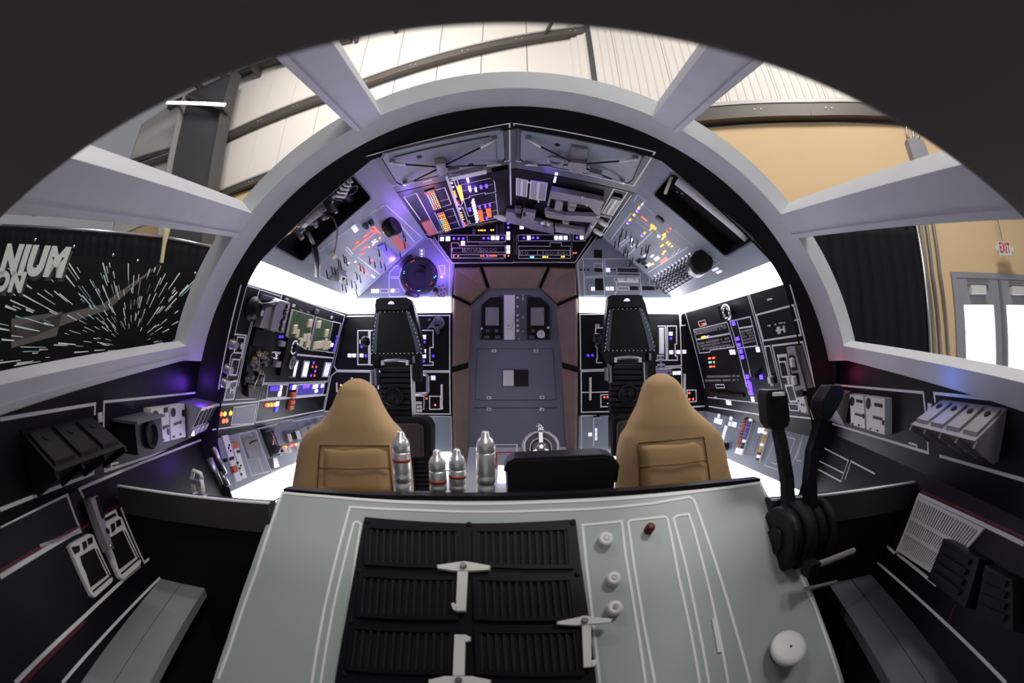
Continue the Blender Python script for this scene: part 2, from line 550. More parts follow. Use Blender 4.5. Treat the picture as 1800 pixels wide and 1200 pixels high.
# dark header just above the lens
m = MB().box(R(0, -.25, .303), (2.7, 1.0, .10))
hd = struct('trim_1', m, 'header_dark')
bv = hd.modifiers.new('b', 'BEVEL'); bv.width = .012; bv.segments = 3

# ================================================================ the exhibition hall behind the windows
def plan(x, wall):       # y of the wall line at x
    return (7.32 - .13 * x) if wall == 'l' else (7.87 - .59 * x)
XC = .55 / .46           # where the two walls meet
HALLZ = 10.2 - CZ
def wallframe(wall):
    if wall == 'l':
        u = Vector((1, -.13, 0)).normalized(); o = Vector((XC, plan(XC, 'l'), CZ))
    else:
        u = Vector((1, -.59, 0)).normalized(); o = Vector((XC, plan(XC, 'r'), CZ))
    return o, u
setv(0, 0, 1)
HL = Panel('wall_hall_left', None, None, *wallframe('l'), (0, 0, 1), kind='structure')
HR = Panel('wall_hall_right', None, None, *wallframe('r'), (0, 0, 1), kind='structure')
ZB_L, ZB_R = 4.15, 4.05
MB().prism([(-16, -CZ), (0, -CZ), (0, 9), (-16, 9)], -.2, -.02).build('backing', 'hall_seam', HL.root)
MB().prism([(0, -CZ), (14, -CZ), (14, 9), (0, 9)], -.2, -.02).build('backing', 'hall_seam', HR.root)
k = 0; x = -15.9
while x < -.05:
    MB().prism([(x, ZB_L), (x + .98, ZB_L), (x + .98, 9), (x, 9)], -.02, 0, inset=.004).build('wall_panel', 'hall_white', HL.root); x += 1.0
MB().prism([(-16, -CZ), (0, -CZ), (0, ZB_L - .1), (-16, ZB_L - .1)], -.02, .04).build('lower_wall', 'hall_tan', HL.root)
x = .01
while x < 13.9:
    b = MB().prism([(x, ZB_R), (x + .99, ZB_R), (x + .99, 9), (x, 9)], -.02, 0)
    for i in range(6):
        xx = x + .08 + i * .165
        b.hexa([(xx - .04, ZB_R, 0), (xx + .04, ZB_R, 0), (xx + .04, 9, 0), (xx - .04, 9, 0)], [(xx - .02, ZB_R, .02), (xx + .02, ZB_R, .02), (xx + .02, 9, .02), (xx - .02, 9, .02)])
    b.build('wall_panel', 'hall_white', HR.root); x += 1.0
MB().prism([(0, -CZ), (14, -CZ), (14, ZB_R - .1), (0, ZB_R - .1)], -.02, .04).build('lower_wall', 'hall_tan', HR.root)
def girt(P, pts, h=.22, d=.2):
    q = [P.uv(*p) for p in pts]
    for a, b in zip(q[:-1], q[1:]):
        dv = (b - a).normalized(); n = Vector((-dv.y, dv.x)) * h / 2
        MB().hexa([(a - n).to_3d(), (b - n).to_3d(), (b + n).to_3d(), (a + n).to_3d()], [(p[0], p[1], d) for p in (a - n, b - n, b + n, a + n)]).build('girt', 'girt_steel', P.root)
        n2 = n * 1.05
        MB().hexa([(p[0], p[1], d) for p in (a + n * .6, b + n * .6, b + n2, a + n2)], [(p[0], p[1], d + .02) for p in (a + n * .6, b + n * .6, b + n2, a + n2)]).build('girt_flange', 'girt_flange', P.root)
        L = (b - a).length; i = .4
        while i < L:
            c = a + dv * i
            for dx in (-.06, .06):
                MB().lathe([(.018, 0), (.018, .012)], 8, Matrix.Translation((c.x + dx, c.y - .02, d))).build('bolt', 'girt_flange', P.root)
            i += 1.2
girt(HL, [(100, 335), (393, 248), (620, 160), (1030, 60)])
girt(HL, [(60, 378), (310, 275)], .2)
girt(HL, [(300, 190), (500, 106), (620, 72)], .2)
q = HR.uv(1075, 215); r_ = HR.uv(1640, 206)
girt(HR, [(1075, 230), (1420, 200), (1700, 215)], .34, .22)
girt(HL, [(330, 372), (430, 330), (560, 285)], .2)
# column at the corner and the nearer deep column on the left
def column(P, x, y, wd, dp, off, name='steel_column', z1=9.0):
    p = P.uv(x, y)
    o = thing(name, 'dark grey steel building column ' + ('with a bright batten lamp across it' if name == 'steel_column' else ''), 'column', P.M @ Matrix.Translation((p[0], -CZ, off)))
    return o, p
HC = Panel('steel_column', 'wide dark grey tapered steel column outside the left windows', 'column', HL.W(-5, 0, .75), HL.u, (0, 0, 1))
o = HC.root
cq = [HC.uv(*q) for q in ((331, 168), (416, 128), (372, 352), (296, 336))]
def cdown(a, b, z): t = (z - a.y) / (b.y - a.y); return Vector((a.x + (b.x - a.x) * t, z))
cq[2] = cdown(cq[1], cq[2], -CZ); cq[3] = cdown(cq[0], cq[3], -CZ)
MB().prism(cq, -.03, 0).build('web', 'column_paint', o)
for a, b in ((cq[0], cq[3]), (cq[1], cq[2])):
    MB().strip([a, b], .05, -.22, .22).build('flange', 'girt_flange' if a is cq[0] else 'column_paint', o)
st1 = HC.uv(333, 172); st2 = HC.uv(402, 200); MB().strip([st1, st2], .06, -.02, .2).build('stiffener', 'column_paint', o)
bt = thing('batten_lamp', 'thin glowing white batten lamp beside the wide steel column', 'lamp', HL.M)
a = HL.uv(332, 204); b_ = HL.uv(440, 216)
MB().strip([a, b_], .075, 1.15, 1.2).build('tube', 'batten', bt)
MB().strip([a, b_], .11, 1.09, 1.145).build('housing', 'girt_steel', bt)
MB().tube([(a.x + .3, a.y - .05, .9), (a.x + 1.2, a.y - 1.0, .45)], .03, 6).build('brace', 'girt_steel', bt)
o2 = thing('corner_column', 'narrow dark steel column in the hall corner above the ring', 'column', Vector((XC, plan(XC, 'l') - .28, 0)))
px_ = hitY(1050, 100, plan(XC, 'l') - .28); o2.location.x = px_.x
MB().box((0, 0, 5.2), (.36, .03, 10.4)).build('flange', 'column_paint', o2)
MB().box((0, .2, 5.2), (.36, .03, 10.4)).build('flange', 'column_paint', o2)
MB().box((0.1, .1, 5.2), (.03, .19, 10.4)).build('web', 'column_paint', o2)
a = HL.uv(955, 75); b_ = HL.uv(985, 40)
br = MB().tube([(a.x, a.y, .1), (b_.x, b_.y, .55)], .05, 4).build('roof_brace', 'girt_steel')
br.matrix_world = HL.M; tag(br, 'short slanting steel brace above the top girt', 'brace')
# roof deck
rd = MB()
for i in range(60):
    y = -14 + i * .36
    rd.hexa([R(-18, y, 8.2), R(14, y, 8.2), R(14, y + .36, 8.2), R(-18, y + .36, 8.2)], [R(-18, y + .05, 8.3), R(14, y + .05, 8.3), R(14, y + .31, 8.3), R(-18, y + .31, 8.3)])
rf = struct('ceiling_hall', rd, 'girt_flange')
for i in range(7):
    x = -9.5 + i * 1.1
    MB().box(R(x, 3.0, 8.08), (.08, 11, .22)).build('purlin', 'girt_steel', rf)
struct('floor_hall', MB().box((0, 0, -.08), (40, 40, .1)), 'deck')

# conduits and junction box on the tan wall
cg = thing('conduit_run', 'steel conduits running up the tan wall to a grey junction box', 'conduit', HR.M)
for (pts, rr) in (([(1650, 700), (1635, 480), (1622, 380), (1606, 280)], .035), ([(1664, 700), (1648, 480), (1634, 380), (1613, 270)], .035),
                  ([(1640, 700), (1625, 480), (1612, 380), (1600, 275)], .035), ([(1602, 265), (1592, 240), (1590, 222), (1598, 205)], .03), ([(1606, 265), (1603, 240), (1601, 205)], .03), ([(1611, 265), (1612, 240), (1609, 205)], .03)):
    MB().tube([(q.x, q.y, .1) for q in [HR.uv(*p) for p in pts]], rr, 8).build('conduit', 'steel', cg)
p = HR.uv(1609, 272)
MB().box((p.x, p.y, .14), (.42, .4, .2)).build('junction_box', 'door_paint', cg)
# double door with lit panes, closers and an exit sign
dd = Panel('door_1', None, None, *wallframe('r'), (0, 0, 1), kind='structure')
dr = dd.root
dp = [dd.uv(1676, 492), dd.uv(1752, 490), dd.uv(1800, 489)]
x0, x1 = dp[0].x, dp[1].x; wl = x1 - x0; zt = (dp[0].y + dp[1].y) / 2
MB().strip([(x0 - .04, -CZ), (x0 - .04, zt + .05), (x1 + wl + .04, zt + .05), (x1 + wl + .04, -CZ)], .1, .03, .1).build('door_frame', 'door_paint', dr)
wp0, wp1 = dd.uv(1690, 537), dd.uv(1742, 535)
for i in range(2):
    a, b_ = x0 + i * wl + .01, x0 + (i + 1) * wl - .03
    f0, f1 = a + (wp0.x - x0), a + (wp1.x - x0)
    zt2 = wp0.y; zb2 = -.55
    l = MB().prism([(a, -CZ + .02), (b_, -CZ + .02), (b_, zt), (a, zt)], .04, .09, [[(f0, zb2), (f1, zb2), (f1, zt2), (f0, zt2)]]).build('door_leaf', 'door_paint', dr)
    MB().prism([(f0, zb2), (f1, zb2), (f1, zt2), (f0, zt2)], .05, .06).build('glass_pane', 'glass_day', l)
    MB().box(((a + f0) / 2 + .45, zt - .2, .15), (.42, .14, .12)).build('door_closer', 'white_plastic', l)
    MB().box(((a + f0) / 2 + .5, zt - .05, .16), (.6, .03, .05)).build('closer_arm', 'steel', l)
MB().box((x0 + wl - .01, zt / 2 - CZ / 2, .11), (.07, zt + CZ, .04)).build('astragal', 'steel', dr)
ex = Panel('exit_sign', 'white EXIT sign with red letters hanging by the tan wall', 'sign', *wallframe('r'), (0, 0, 1))
p0, p1 = ex.uv(1739, 431), ex.uv(1765, 456)
cx, cy = (p0.x + p1.x) / 2, (p0.y + p1.y) / 2; sw, sh = abs(p1.x - p0.x), abs(p1.y - p0.y)
MB().box((cx, cy, .3), (sw, sh, .07)).build('housing', 'white_plastic', ex.root)
def text(body, name, m, parent, M, ext=.004, shear=0.0, off=0.0, size=1.0):
    c = bpy.data.curves.new(name, 'FONT'); c.body = body; c.size = size; c.extrude = ext; c.shear = shear; c.offset = off; c.space_character = 1.0 + off * 2.2
    c.align_x = 'CENTER'; c.align_y = 'CENTER'
    t = bpy.data.objects.new('tmp', c); COL.objects.link(t)
    me = bpy.data.meshes.new_from_object(t); bpy.data.objects.remove(t)
    me.name = name; me.materials.clear(); me.materials.append(MATS[m])
    return link(name, me, parent, M)
text('EXIT', 'lettering', 'red_paint', ex.root, Matrix.Translation((cx, cy, .337)) @ Matrix.Diagonal((sw * .40, sh * 1.05, 1, 1)), .003, 0, .02)
MB().tube([(cx, cy + sh / 2, .3), (cx - .05, ex.uv(1735, 375).y + .8, .3)], .012, 6).build('hanger_rod', 'steel', ex.root)
for sx in (-1, 1):
    MB().lathe([(.01, 0), (.04, .03), (.05, .07), (.03, .08)], 12, Matrix.Translation((cx + sx * (sw / 2 + .05), cy - .02, .28))).build('emergency_lamp', 'white_plastic', ex.root)
# black drapes on pipes
def drape(name, label, pts, z1, z0, amp, per):
    o = thing(name, label, 'curtain', R(pts[0][0], pts[0][1], -CZ))
    b = MB(); vs = []; fs = []; n = 0; S = 0
    for (a, c) in zip(pts[:-1], pts[1:]):
        a = Vector(a); c = Vector(c); L = (c - a).length; d = (c - a) / L; nn = Vector((-d.y, d.x))
        k = int(L / .03)
        for i in range(k + 1):
            s_ = S + i * .03
            ph = sin(s_ * 2 * pi / per) + .5 * sin(s_ * 2 * pi / per * .37 + 1)
            p = a + d * (i * L / k)
            for zz, am in ((z1, .25), (z1 - .12, .5), (z0 + .6, 1), (z0, 1.2)):
                q = p + nn * ph * amp * am
                vs.append(R(q.x, q.y, zz) - o.location)
            n += 1
        S += L
    for i in range(n - 1):
        for j in range(3):
            fs.append([i * 4 + j, i * 4 + j + 1, (i + 1) * 4 + j + 1, (i + 1) * 4 + j])
    b.add(vs, fs, True); c = b.build('cloth', 'drape', o)
    sl = c.modifiers.new('s', 'SOLIDIFY'); sl.thickness = .01
    e = Vector(pts[0]); f = Vector(pts[-1])
    for i, (g, h) in enumerate(zip(pts[:-1], pts[1:])):
        MB().tube([R(g[0], g[1], z1 + .02) - o.location, R(h[0], h[1], z1 + .02) - o.location], .02, 8).build('top_pipe', 'steel', o)
    for g in (e, f):
        MB().tube([R(g.x, g.y, -CZ) - o.location, R(g.x, g.y, z1 + .1) - o.location], .024, 8).build('upright_pipe', 'steel', o)
    return o
q = hitZ(1611, 396, 1.5); q2 = hitZ(1400, 402, 1.5)
drape('drape', 'plain black pleated drape on a pipe outside the right window', [(q2.x - .6, q2.y + .35), (q.x, q.y)], 1.5, -CZ + .03, .03, .17)
q = hitZ(290, 420, 1.32); q2 = hitZ(380, 446, 1.32); q3 = hitZ(2, 398, 1.32)
BX = [(q3.x, q3.y), (q.x, q.y)]
drape('drape', 'black drape strip behind the starburst banner, beside its white post', [(q3.x - .05, q3.y - .9), (q3.x - .05, q3.y), (q.x, q.y), (q2.x + .3, q2.y + .1)], 1.32, -CZ + .03, .025, .12)
# starburst banner
d = Vector((q.x - q3.x, q.y - q3.y, 0)).normalized()
bo = R(q3.x, q3.y, 0) + Vector((-d.y, d.x, 0)) * -.10
BN = Panel('banner', 'black banner printed with white star streaks and silver letters', 'banner', bo, d, (0, 0, 1))
Lb = (Vector((q.x, q.y)) - Vector((q3.x, q3.y))).length
tz = BN.uv(287, 462).y; xe = BN.uv(352, 475).x
MB().prism([(-1.6, -CZ + .1), (xe, -CZ + .1), (xe, tz), (-1.6, tz)], -.006, 0).build('sheet', 'banner', BN.root)
c = BN.uv(232, 612)
st = MB(); tl = MB()
for i in range(1100):
    a = random.uniform(0, 2 * pi); r0 = random.uniform(.05, 1) ** 1.1 * 3.0 + .1
    ln = .03 + r0 * random.uniform(.03, .32); wd = (.003 + r0 * .0036) * random.uniform(.5, 1.6)
    dv = Vector((cos(a), sin(a)))
    p0 = c + dv * r0; p1 = c + dv * (r0 + ln)
    if not all(-1.55 < p.x < xe - .03 and -1.2 < p.y < tz - .03 for p in (p0, p1)): continue
    nn = Vector((-dv.y, dv.x)) * wd
    (st if random.random() > .06 else tl).add([(p0 - nn * .5).to_3d() + Vector((0, 0, .002)), (p0 + nn * .5).to_3d() + Vector((0, 0, .002)), (p1 + nn).to_3d() + Vector((0, 0, .002)), (p1 - nn).to_3d() + Vector((0, 0, .002))], [[3, 2, 1, 0]])
for b_, m_ in ((st, 'banner_light'), (tl, 'banner_teal')):
    o = b_.build('printed_streaks', m_, BN.root); o['kind'] = 'stuff'
for pts in ([(285, 462), (180, 535), (60, 565), (20, 575), (20, 600), (60, 590), (190, 545)], [(20, 560), (110, 548), (100, 590), (20, 612)]):
    BN.poly(pts, .001, 'banner_glow', 'printed_shape')
for i, (wd, x0, y0, x1, y1) in enumerate((('NIUM', -8, 430, 122, 490), ('ON', -30, 475, 46, 517))):
    a = BN.uv(max(x0, 1) if i == 0 else 1, y0 + 6); b_ = BN.uv(x1, (y0 + y1) / 2)
    wdt = b_.x - BN.uv(1, (y0 + y1) / 2).x
    hh = BN.uv(90 if i == 0 else 30, y0 + 2).y - BN.uv(90 if i == 0 else 30, y1 - 2).y
    t = text(wd, 'lettering', 'letter_silver', BN.root, Matrix(), .006, .25, .07)
    xs = [v.co.x for v in t.data.vertices]; ys = [v.co.y for v in t.data.vertices]
    frac = 1.0 if i == 0 else .80
    sx = wdt / frac / (max(xs) - min(xs)); sy = hh / (max(ys) - min(ys))
    cxx = b_.x - sx * max(xs); cyy = BN.uv(90 if i == 0 else 30, (y0 + y1) / 2).y - sy * (max(ys) + min(ys)) / 2
    t.matrix_local = Matrix.Translation((cxx, cyy, .008)) @ Matrix.Diagonal((sx, sy, 1, 1))
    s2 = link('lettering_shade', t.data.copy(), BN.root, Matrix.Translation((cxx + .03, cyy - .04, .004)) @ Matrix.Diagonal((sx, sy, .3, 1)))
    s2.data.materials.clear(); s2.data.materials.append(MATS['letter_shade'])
for (x, y) in ((62, 418), (130, 430), (199, 445), (242, 455), (343, 477)):
    BN.rnd('dome', x, y + 3, 2.2, .01, 'chrome', 'grommet')
po = thing('banner_post', 'pale round post with a flared top holding the banner corner', 'post', R(q.x, q.y, -CZ))
MB().lathe([(.05, 0), (.03, .05), (.03, CZ + 1.25), (.05, CZ + 1.42), (.05, CZ + 1.5)], 12).build('pole', 'cream', po)
MB().lathe([(.25, .0), (.25, .012)], 20).build('foot_plate', 'steel', po)

# ================================================================ instrument panels of the cabin
def PP(i, side, y): return R(PROF[i][0] * side, y, PROF[i][1])
def band(i, j, side, y0, y1): return [PP(i, side, y0), PP(i, side, y1), PP(j, side, y1), PP(j, side, y0)]
def mkpanel(name, label, i, j, side, y0, y1, m, holes=(), cat='instrument panel'):
    """plate on the profile edge i-j of one side, between two stations along the cabin"""
    u = Vector((0, 1 if side < 0 else -1, 0)); v = PP(i, side, 0) - PP(j, side, 0)
    return Panel(name, label, cat, PP(j, side, y0 if side < 0 else y1), u, v, poly=band(i, j, side, y0, y1), m=m, holes_px=holes)

# ---- light strips: upper and lower on both sides and on the bulkhead
def strip_light(name, label, quad, group='white light strips'):
    c = sum((Vector(p) for p in quad), Vector()) / 4
    o = thing(name, label, 'light strip', Matrix.Translation(c), group)
    q = [Vector(p) - c for p in quad]; n = (q[1] - q[0]).cross(q[3] - q[0]).normalized()
    if n.dot(R(0, 3, 0) - c) < 0: n = -n
    MB().hexa([p - n * .02 for p in q], [p for p in q]).build('diffuser', 'strip', o)
    return o
for side, s_ in ((-1, 'left'), (1, 'right')):
    strip_light('light_strip', 'long white light strip above the %s side wall panel' % s_, band(2, 3, side, YR, YB))
    strip_light('light_strip', 'white light strip at the foot of the %s side wall' % s_, band(5, 6, side, YR, YB))
    x0, x1 = (-1.62, -DW - .005) if side < 0 else (DW + .005, 1.62)
    strip_light('light_strip', 'white bulkhead light strip behind the %s black seat' % s_, [R(x0 + (.03 if side < 0 else 0), YB - .01, .60), R(x1 - (.03 if side > 0 else 0), YB - .01, .60), R(x1 + (.06 if side > 0 else 0), YB - .01, .455), R(x0 - (.06 if side < 0 else 0), YB - .01, .455)])
    x0, x1 = (-1.83, -DW - .005) if side < 0 else (DW + .005, 1.83)
    strip_light('light_strip', 'low white light strip at the foot of the bulkhead, %s of the door' % s_, [R(x0 - (.05 if side < 0 else 0), YB - .01, -.89), R(x1 + (.05 if side > 0 else 0), YB - .01, -.89), R(x1 - (.02 if side > 0 else 0), YB - .01, -1.06), R(x0 + (.02 if side < 0 else 0), YB - .01, -1.06)])

BU, BV = (1, 0, 0), (0, 0, 1)
def bpoly(pts): return [R(x, YB, z) for x, z in pts]
# ---- bulkhead, black panel left of the door
setv(560, 530, .175)
P = Panel('button_board', 'black outlined instrument panel on the bulkhead left of the door', 'instrument panel', R(-1.2, YB, 0), BU, BV, poly=bpoly([(-1.68, .455), (-DW, .455), (-DW, -.525), (-1.95, -.525)]))
P.line([(268, 148), (1318, 138), (1318, 695), (183, 688), (152, 640)], closed=True)
P.line([(180, 702), (1318, 708), (1322, 1128), (58, 1098), (130, 742)], closed=True)
P.line([(395, 290), (505, 290), (505, 632), (395, 632)], closed=True)
P.line([(545, 290), (518, 290), (518, 635), (545, 635)])
P.line([(1040, 288), (1150, 288), (1150, 460), (1118, 460), (1118, 605), (1150, 605), (1150, 638), (1030, 638)])
P.keys([(432, 402, 38), (432, 540, 38), (313, 540, 38), (358, 540, 38), (1063, 355, 34, 44), (1066, 495, 28, 38), (1060, 548, 40), (1152, 765, 45)])
P.lamps([(432, 452), (475, 543), (1063, 405), (1058, 597), (1152, 546)], 'key_violet', 20, .01, 'round_button')
P.poly([(1085, 278), (1140, 200), (1170, 155), (1205, 148), (1250, 165), (1272, 215), (1250, 262), (1200, 278), (1140, 262)], .02, 'steel', 'disc_plate', inset=.004)
P.rnd('disc', 1203, 215, 42, .04, 'panel_dark', 'gear', .02)
for k in range(6):
    a = k * pi / 3; P.put('key', 1203 + 40 * cos(a), 215 - 40 * sin(a), 16, 16, .04, 'panel_dark', 'gear_tooth', .02, a)
P.poly([(1180, 230), (1222, 230), (1218, 315), (1198, 330), (1178, 290)], .06, 'panel_dark', 'crank_arm')
P.rnd('knob', 1115, 185, 16, .03, 'panel_dark', 'knob')
tb = [P.uv(*q) for q in ((1035, 728), (1085, 728), (1105, 750), (1105, 905), (1090, 922), (960, 922))]
MB().tube([(q.x, q.y, .04) for q in tb], .018, 8).build('grab_handle', 'steel', P.root)
P.rect(1115, 950, 1225, 1080); P.line([(960, 945), (1060, 950), (1058, 1078), (1040, 1078)])
P.put('key', 1238, 955, 22, 250, .012, 'white_plastic', 'slide_rail')
P.lamps([(1172, 1038, 14), (1086, 972, 13)], 'lamp_red')
for i in range(3):
    for j in range(3): P.put('key', 982 + i * 24, 1015 + j * 38, 19, 30, .03, 'white_plastic', 'rocker_switch')
P.put('key', 186, 860, 16, 95, .012, 'white_plastic', 'slide_rail')
P.lamps([(225, 838, 12)], 'lamp_amber'); P.rnd('knob', 338, 770, 10, .03, 'white_plastic', 'knob')
P.line([(515, 712), (600, 712), (600, 880)], .016); P.line([(525, 712), (525, 880)], .016)
# ---- bulkhead, black panel right of the door
setv(1000, 530, .175)
P = Panel('button_board', 'black outlined instrument panel on the bulkhead right of the door', 'instrument panel', R(1.2, YB, 0), BU, BV, poly=bpoly([(DW, .455), (1.68, .455), (1.95, -.525), (DW, -.525)]))
P.line([(110, 128), (1110, 112), (1130, 642), (118, 688)], closed=True)
P.line([(122, 702), (1130, 660), (1136, 935)]); P.line([(122, 702), (126, 1110), (490, 1100), (492, 610)])
P.line([(128, 912), (460, 905)])
P.line([(1122, 115), (1150, 115), (1182, 236), (1126, 240)], closed=True)
P.line([(1152, 112), (1395, 1045), (1230, 1058)], .014)
P.line([(385, 260), (268, 265), (268, 345)]); P.line([(270, 420), (270, 455), (283, 458), (285, 575), (278, 580), (278, 612), (335, 612)])
P.line([(985, 245), (1080, 245), (1082, 425), (1065, 430), (1068, 545), (1088, 548), (1088, 588), (992, 588)], closed=True)
P.line([(890, 245), (968, 245), (978, 588), (840, 595)])
P.put('key', 928, 392, 50, 262, .012, 'white_plastic', 'meter_window')
P.keys([(1022, 322, 38), (1027, 508, 40), (1098, 506, 40), (1158, 503, 38), (1060, 717, 38), (1103, 715, 38)])
P.lamps([(1022, 370), (193, 540), (237, 538)], 'key_violet', 20, .01, 'round_button')
P.put('key', 285, 240, 42, 24, .008, 'white_plastic', 'name_plate'); P.put('key', 285, 240, 28, 10, .010, 'red_key', 'name_plate')
for (x, y) in ((918, 560), (922, 650)):
    P.put('key', x, y, 78, 50, .015, 'steel', 'hinge_plate')
    for dx in (-22, 22): P.rnd('dome', x + dx, y, 8, .02, 'black_plastic', 'bolt', .004)
P.put('key', 922, 605, 22, 44, .012, 'steel', 'hinge_link'); P.put('key', 940, 702, 185, 60, .02, 'steel', 'hinge_plate'); P.put('key', 1000, 714, 24, 20, .024, 'black_plastic', 'slot')
for (x, y, h) in ((215, 875, 230), (1160, 830, 210)): P.put('key', x, y, 22, h, .012, 'white_plastic', 'slide_rail')
P.line([(320, 937), (455, 930), (485, 925), (485, 1048), (322, 1055)], closed=True)
P.lamps([(356, 960), (388, 958), (418, 957)], 'lamp_red', 13); P.lamps([(390, 1022), (418, 1020)], 'lamp_white', 5)
P.line([(1186, 888), (1277, 888), (1280, 1000), (1190, 1008)], closed=True)
P.lamps([(1210, 917), (1210, 980), (1248, 978)], 'lamp_red', 13)
P.poly([(275, 350), (380, 340), (372, 640), (290, 480)], .05, 'black_plastic', 'cover')
# ---- low grey panels at the foot of the bulkhead
setv(660, 720, .2444)
P = Panel('bulkhead_kick_panel', 'low grey kick panel on the bulkhead left of the door', 'panel', R(-1.2, YB, -.7), BU, BV, poly=bpoly([(-1.95, -.53), (-DW, -.53), (-DW, -.885), (-1.88, -.885)]), m='panel_grey')
P.line([(395, 45), (545, 48), (550, 300), (415, 305)], .006)
P = Panel('bulkhead_kick_panel', 'low grey kick panel with white keys on the bulkhead right of the door', 'panel', R(1.2, YB, -.7), BU, BV, poly=bpoly([(DW, -.53), (1.95, -.53), (1.88, -.885), (DW, -.885)]), m='panel_grey')
P.line([(1590, 40), (1480, 42), (1482, 290), (1600, 290)], .008); P.line([(1620, 58), (1568, 60), (1568, 260)], .008)
P.keys([(1543, 177, 26), (1586, 145, 14, 26), (1586, 175, 14, 26), (1586, 205, 14, 26)])
for i in range(4): P.put('key', 1572 + i * 12, 48, 8, 12, .01, 'black_plastic', 'vent_slot')
# ---- upper grey panel left of the overhead, with the round scanner dish
setv(560, 360, .15)
P = Panel('scanner_panel', 'grey gable panel with round black dish on the bulkhead, left', 'instrument panel', R(-1.0, YB, .8), BU, BV, poly=bpoly([(-1.59, .605), (-.86, 1.20), (-.80, 1.19), (-DW + .02, .93), (-DW, .605)]), m='panel_grey')
P.line([(1235, 402), (1308, 392), (1538, 690), (1532, 1115), (1285, 1115), (1278, 1075), (1220, 1075), (1215, 1115), (430, 1122)], .008)
c = P.uv(1180, 830); rr = .185
MB().lathe([(rr, 0), (rr, .03), (rr * .92, .045), (rr * .75, .045), (rr * .72, .030), (rr * .2, .012), (rr * .18, .03), (.02, .03)], 36, Matrix.Translation((c.x, c.y, 0))).build('dish', 'pit_black', P.root)
for k in range(5):
    a = .7 + k * .16
    MB().box((c.x + cos(a) * rr * .5, c.y + sin(a) * rr * .5, .05), (.012, .04, .03), Matrix.Rotation(a, 3, 'Z')).build('dish_fin', 'black_plastic', P.root)
for a0, a1 in ((1.95, 2.7), (4.1, 4.7)):
    MB().prism([(c.x + r_ * cos(a), c.y + r_ * sin(a)) for r_, rng in ((rr * .98, range(7)), (rr * 1.22, range(6, -1, -1))) for a in [a0 + (a1 - a0) * k / 6 for k in rng]], 0, .05).build('dish_lug', 'black_plastic', P.root)
P.lamps([(1098, 678), (1115, 670), (1132, 663), (1040, 940), (1050, 955), (1095, 992), (1340, 918), (1325, 940)], 'lamp_red', 10, .05)
P.lamps([(1210, 538), (1210, 575), (1210, 612), (1210, 635), (1443, 845, 18)], 'lamp_white', 16, .012)
P.lamps([(1015, 790, 14), (1012, 812, 12), (1366, 862, 16), (1380, 845, 14), (1180, 1015, 15), (1197, 1015, 13)], 'lamp_cyan', 14, .05)
P.rect(1186, 518, 1240, 655, .005)
P.line([(832, 800), (905, 712), (980, 712), (945, 842), (826, 842)], .007, True)
P.line([(826, 858), (940, 858), (955, 930), (1000, 1005), (1060, 1050), (1100, 1068), (826, 1072)], .007, True)
P.line([(1410, 712), (1476, 712), (1476, 812), (1440, 806)], .007, True)
P.keys([(640, 1008, 40), (688, 1008, 40), (868, 1005, 40)], 'lamp_white'); P.rect(725, 987, 812, 1028, .007); P.rect(905, 987, 942, 1022, .007)
P.poly([(1395, 945), (1420, 930), (1480, 925), (1502, 945), (1505, 1060), (1485, 1088), (1410, 1090), (1385, 1070)], .02, 'gun_grey', 'holed_plate', inset=.003)
for (x, y) in ((1420, 960), (1460, 950), (1440, 1000), (1480, 990), (1440, 1050), (1475, 1040), (1410, 1065)): P.rnd('disc', x, y, 8, .004, 'black_plastic', 'hole', .02)
P.rnd('knob', 1380, 1005, 36, .06, 'black_plastic', 'knob')
for (x, y, pw) in ((930, 690, 3.2), (1130, 1060, 2.2), (1440, 760, 3.2)):
    p_ = P.uv(x, y); point('lamp_glow', P.W(p_.x, p_.y, .16), pw, (.26, .12, 1.0), .03)
# ---- upper grey panel right of the overhead
setv(1010, 320, .18336)
P = Panel('gable_panel', 'grey gable panel with dark squares on the bulkhead, right', 'instrument panel', R(1.0, YB, .8), BU, BV, poly=bpoly([(1.59, .605), (.86, 1.20), (.80, 1.19), (DW - .02, .93), (DW, .605)]), m='panel_grey')
P.line([(30, 772), (215, 522), (262, 528), (950, 1108), (52, 1115)], .008, True)
for q in ([(80, 735), (270, 735), (275, 900), (90, 905)], [(90, 918), (280, 918), (288, 1085), (97, 1090)]): P.line(q, .007, True)
P.line([(515, 735), (287, 737), (295, 902), (630, 900), (630, 870), (405, 868), (405, 826), (605, 822)], .007)
P.line([(640, 1075), (630, 915), (382, 918), (385, 950), (400, 952), (402, 1055), (390, 1058), (390, 1085), (420, 1085)], .007)
P.line([(610, 828), (715, 910), (720, 995), (765, 995), (765, 965)], .007); P.rect(415, 1003, 522, 1035, .007); P.rect(188, 780, 265, 822, .006)
for (x, y, a, b) in ((225, 688, 76, 76), (237, 980, 76, 115), (228, 842, 76, 36), (570, 1017, 80, 36), (670, 1017, 38, 36), (728, 1017, 72, 36)): P.put('key', x, y, a, b, .006, 'black_plastic', 'dark_window')
P.put('key', 510, 845, 195, 36, .006, 'black_plastic', 'vent_recess')
for i in range(8): P.put('key', 425 + i * 24, 845, 9, 34, .012, 'panel_dark', 'vent_slat', rot=.5)
P.put('key', 520, 884, 200, 18, .01, 'panel_dark', 'slot_bar'); P.put('key', 510, 940, 205, 40, .016, 'white_plastic', 'slide_plate'); P.rnd('knob', 487, 938, 17, .03, 'steel', 'knob'); P.put('key', 572, 940, 12, 30, .02, 'steel', 'screw_bar')
P.keys([(320, 842, 40), (175, 1022, 36), (315, 1020, 36), (357, 1020, 36)]); P.lamps([(213, 843, 9)], 'lamp_red')
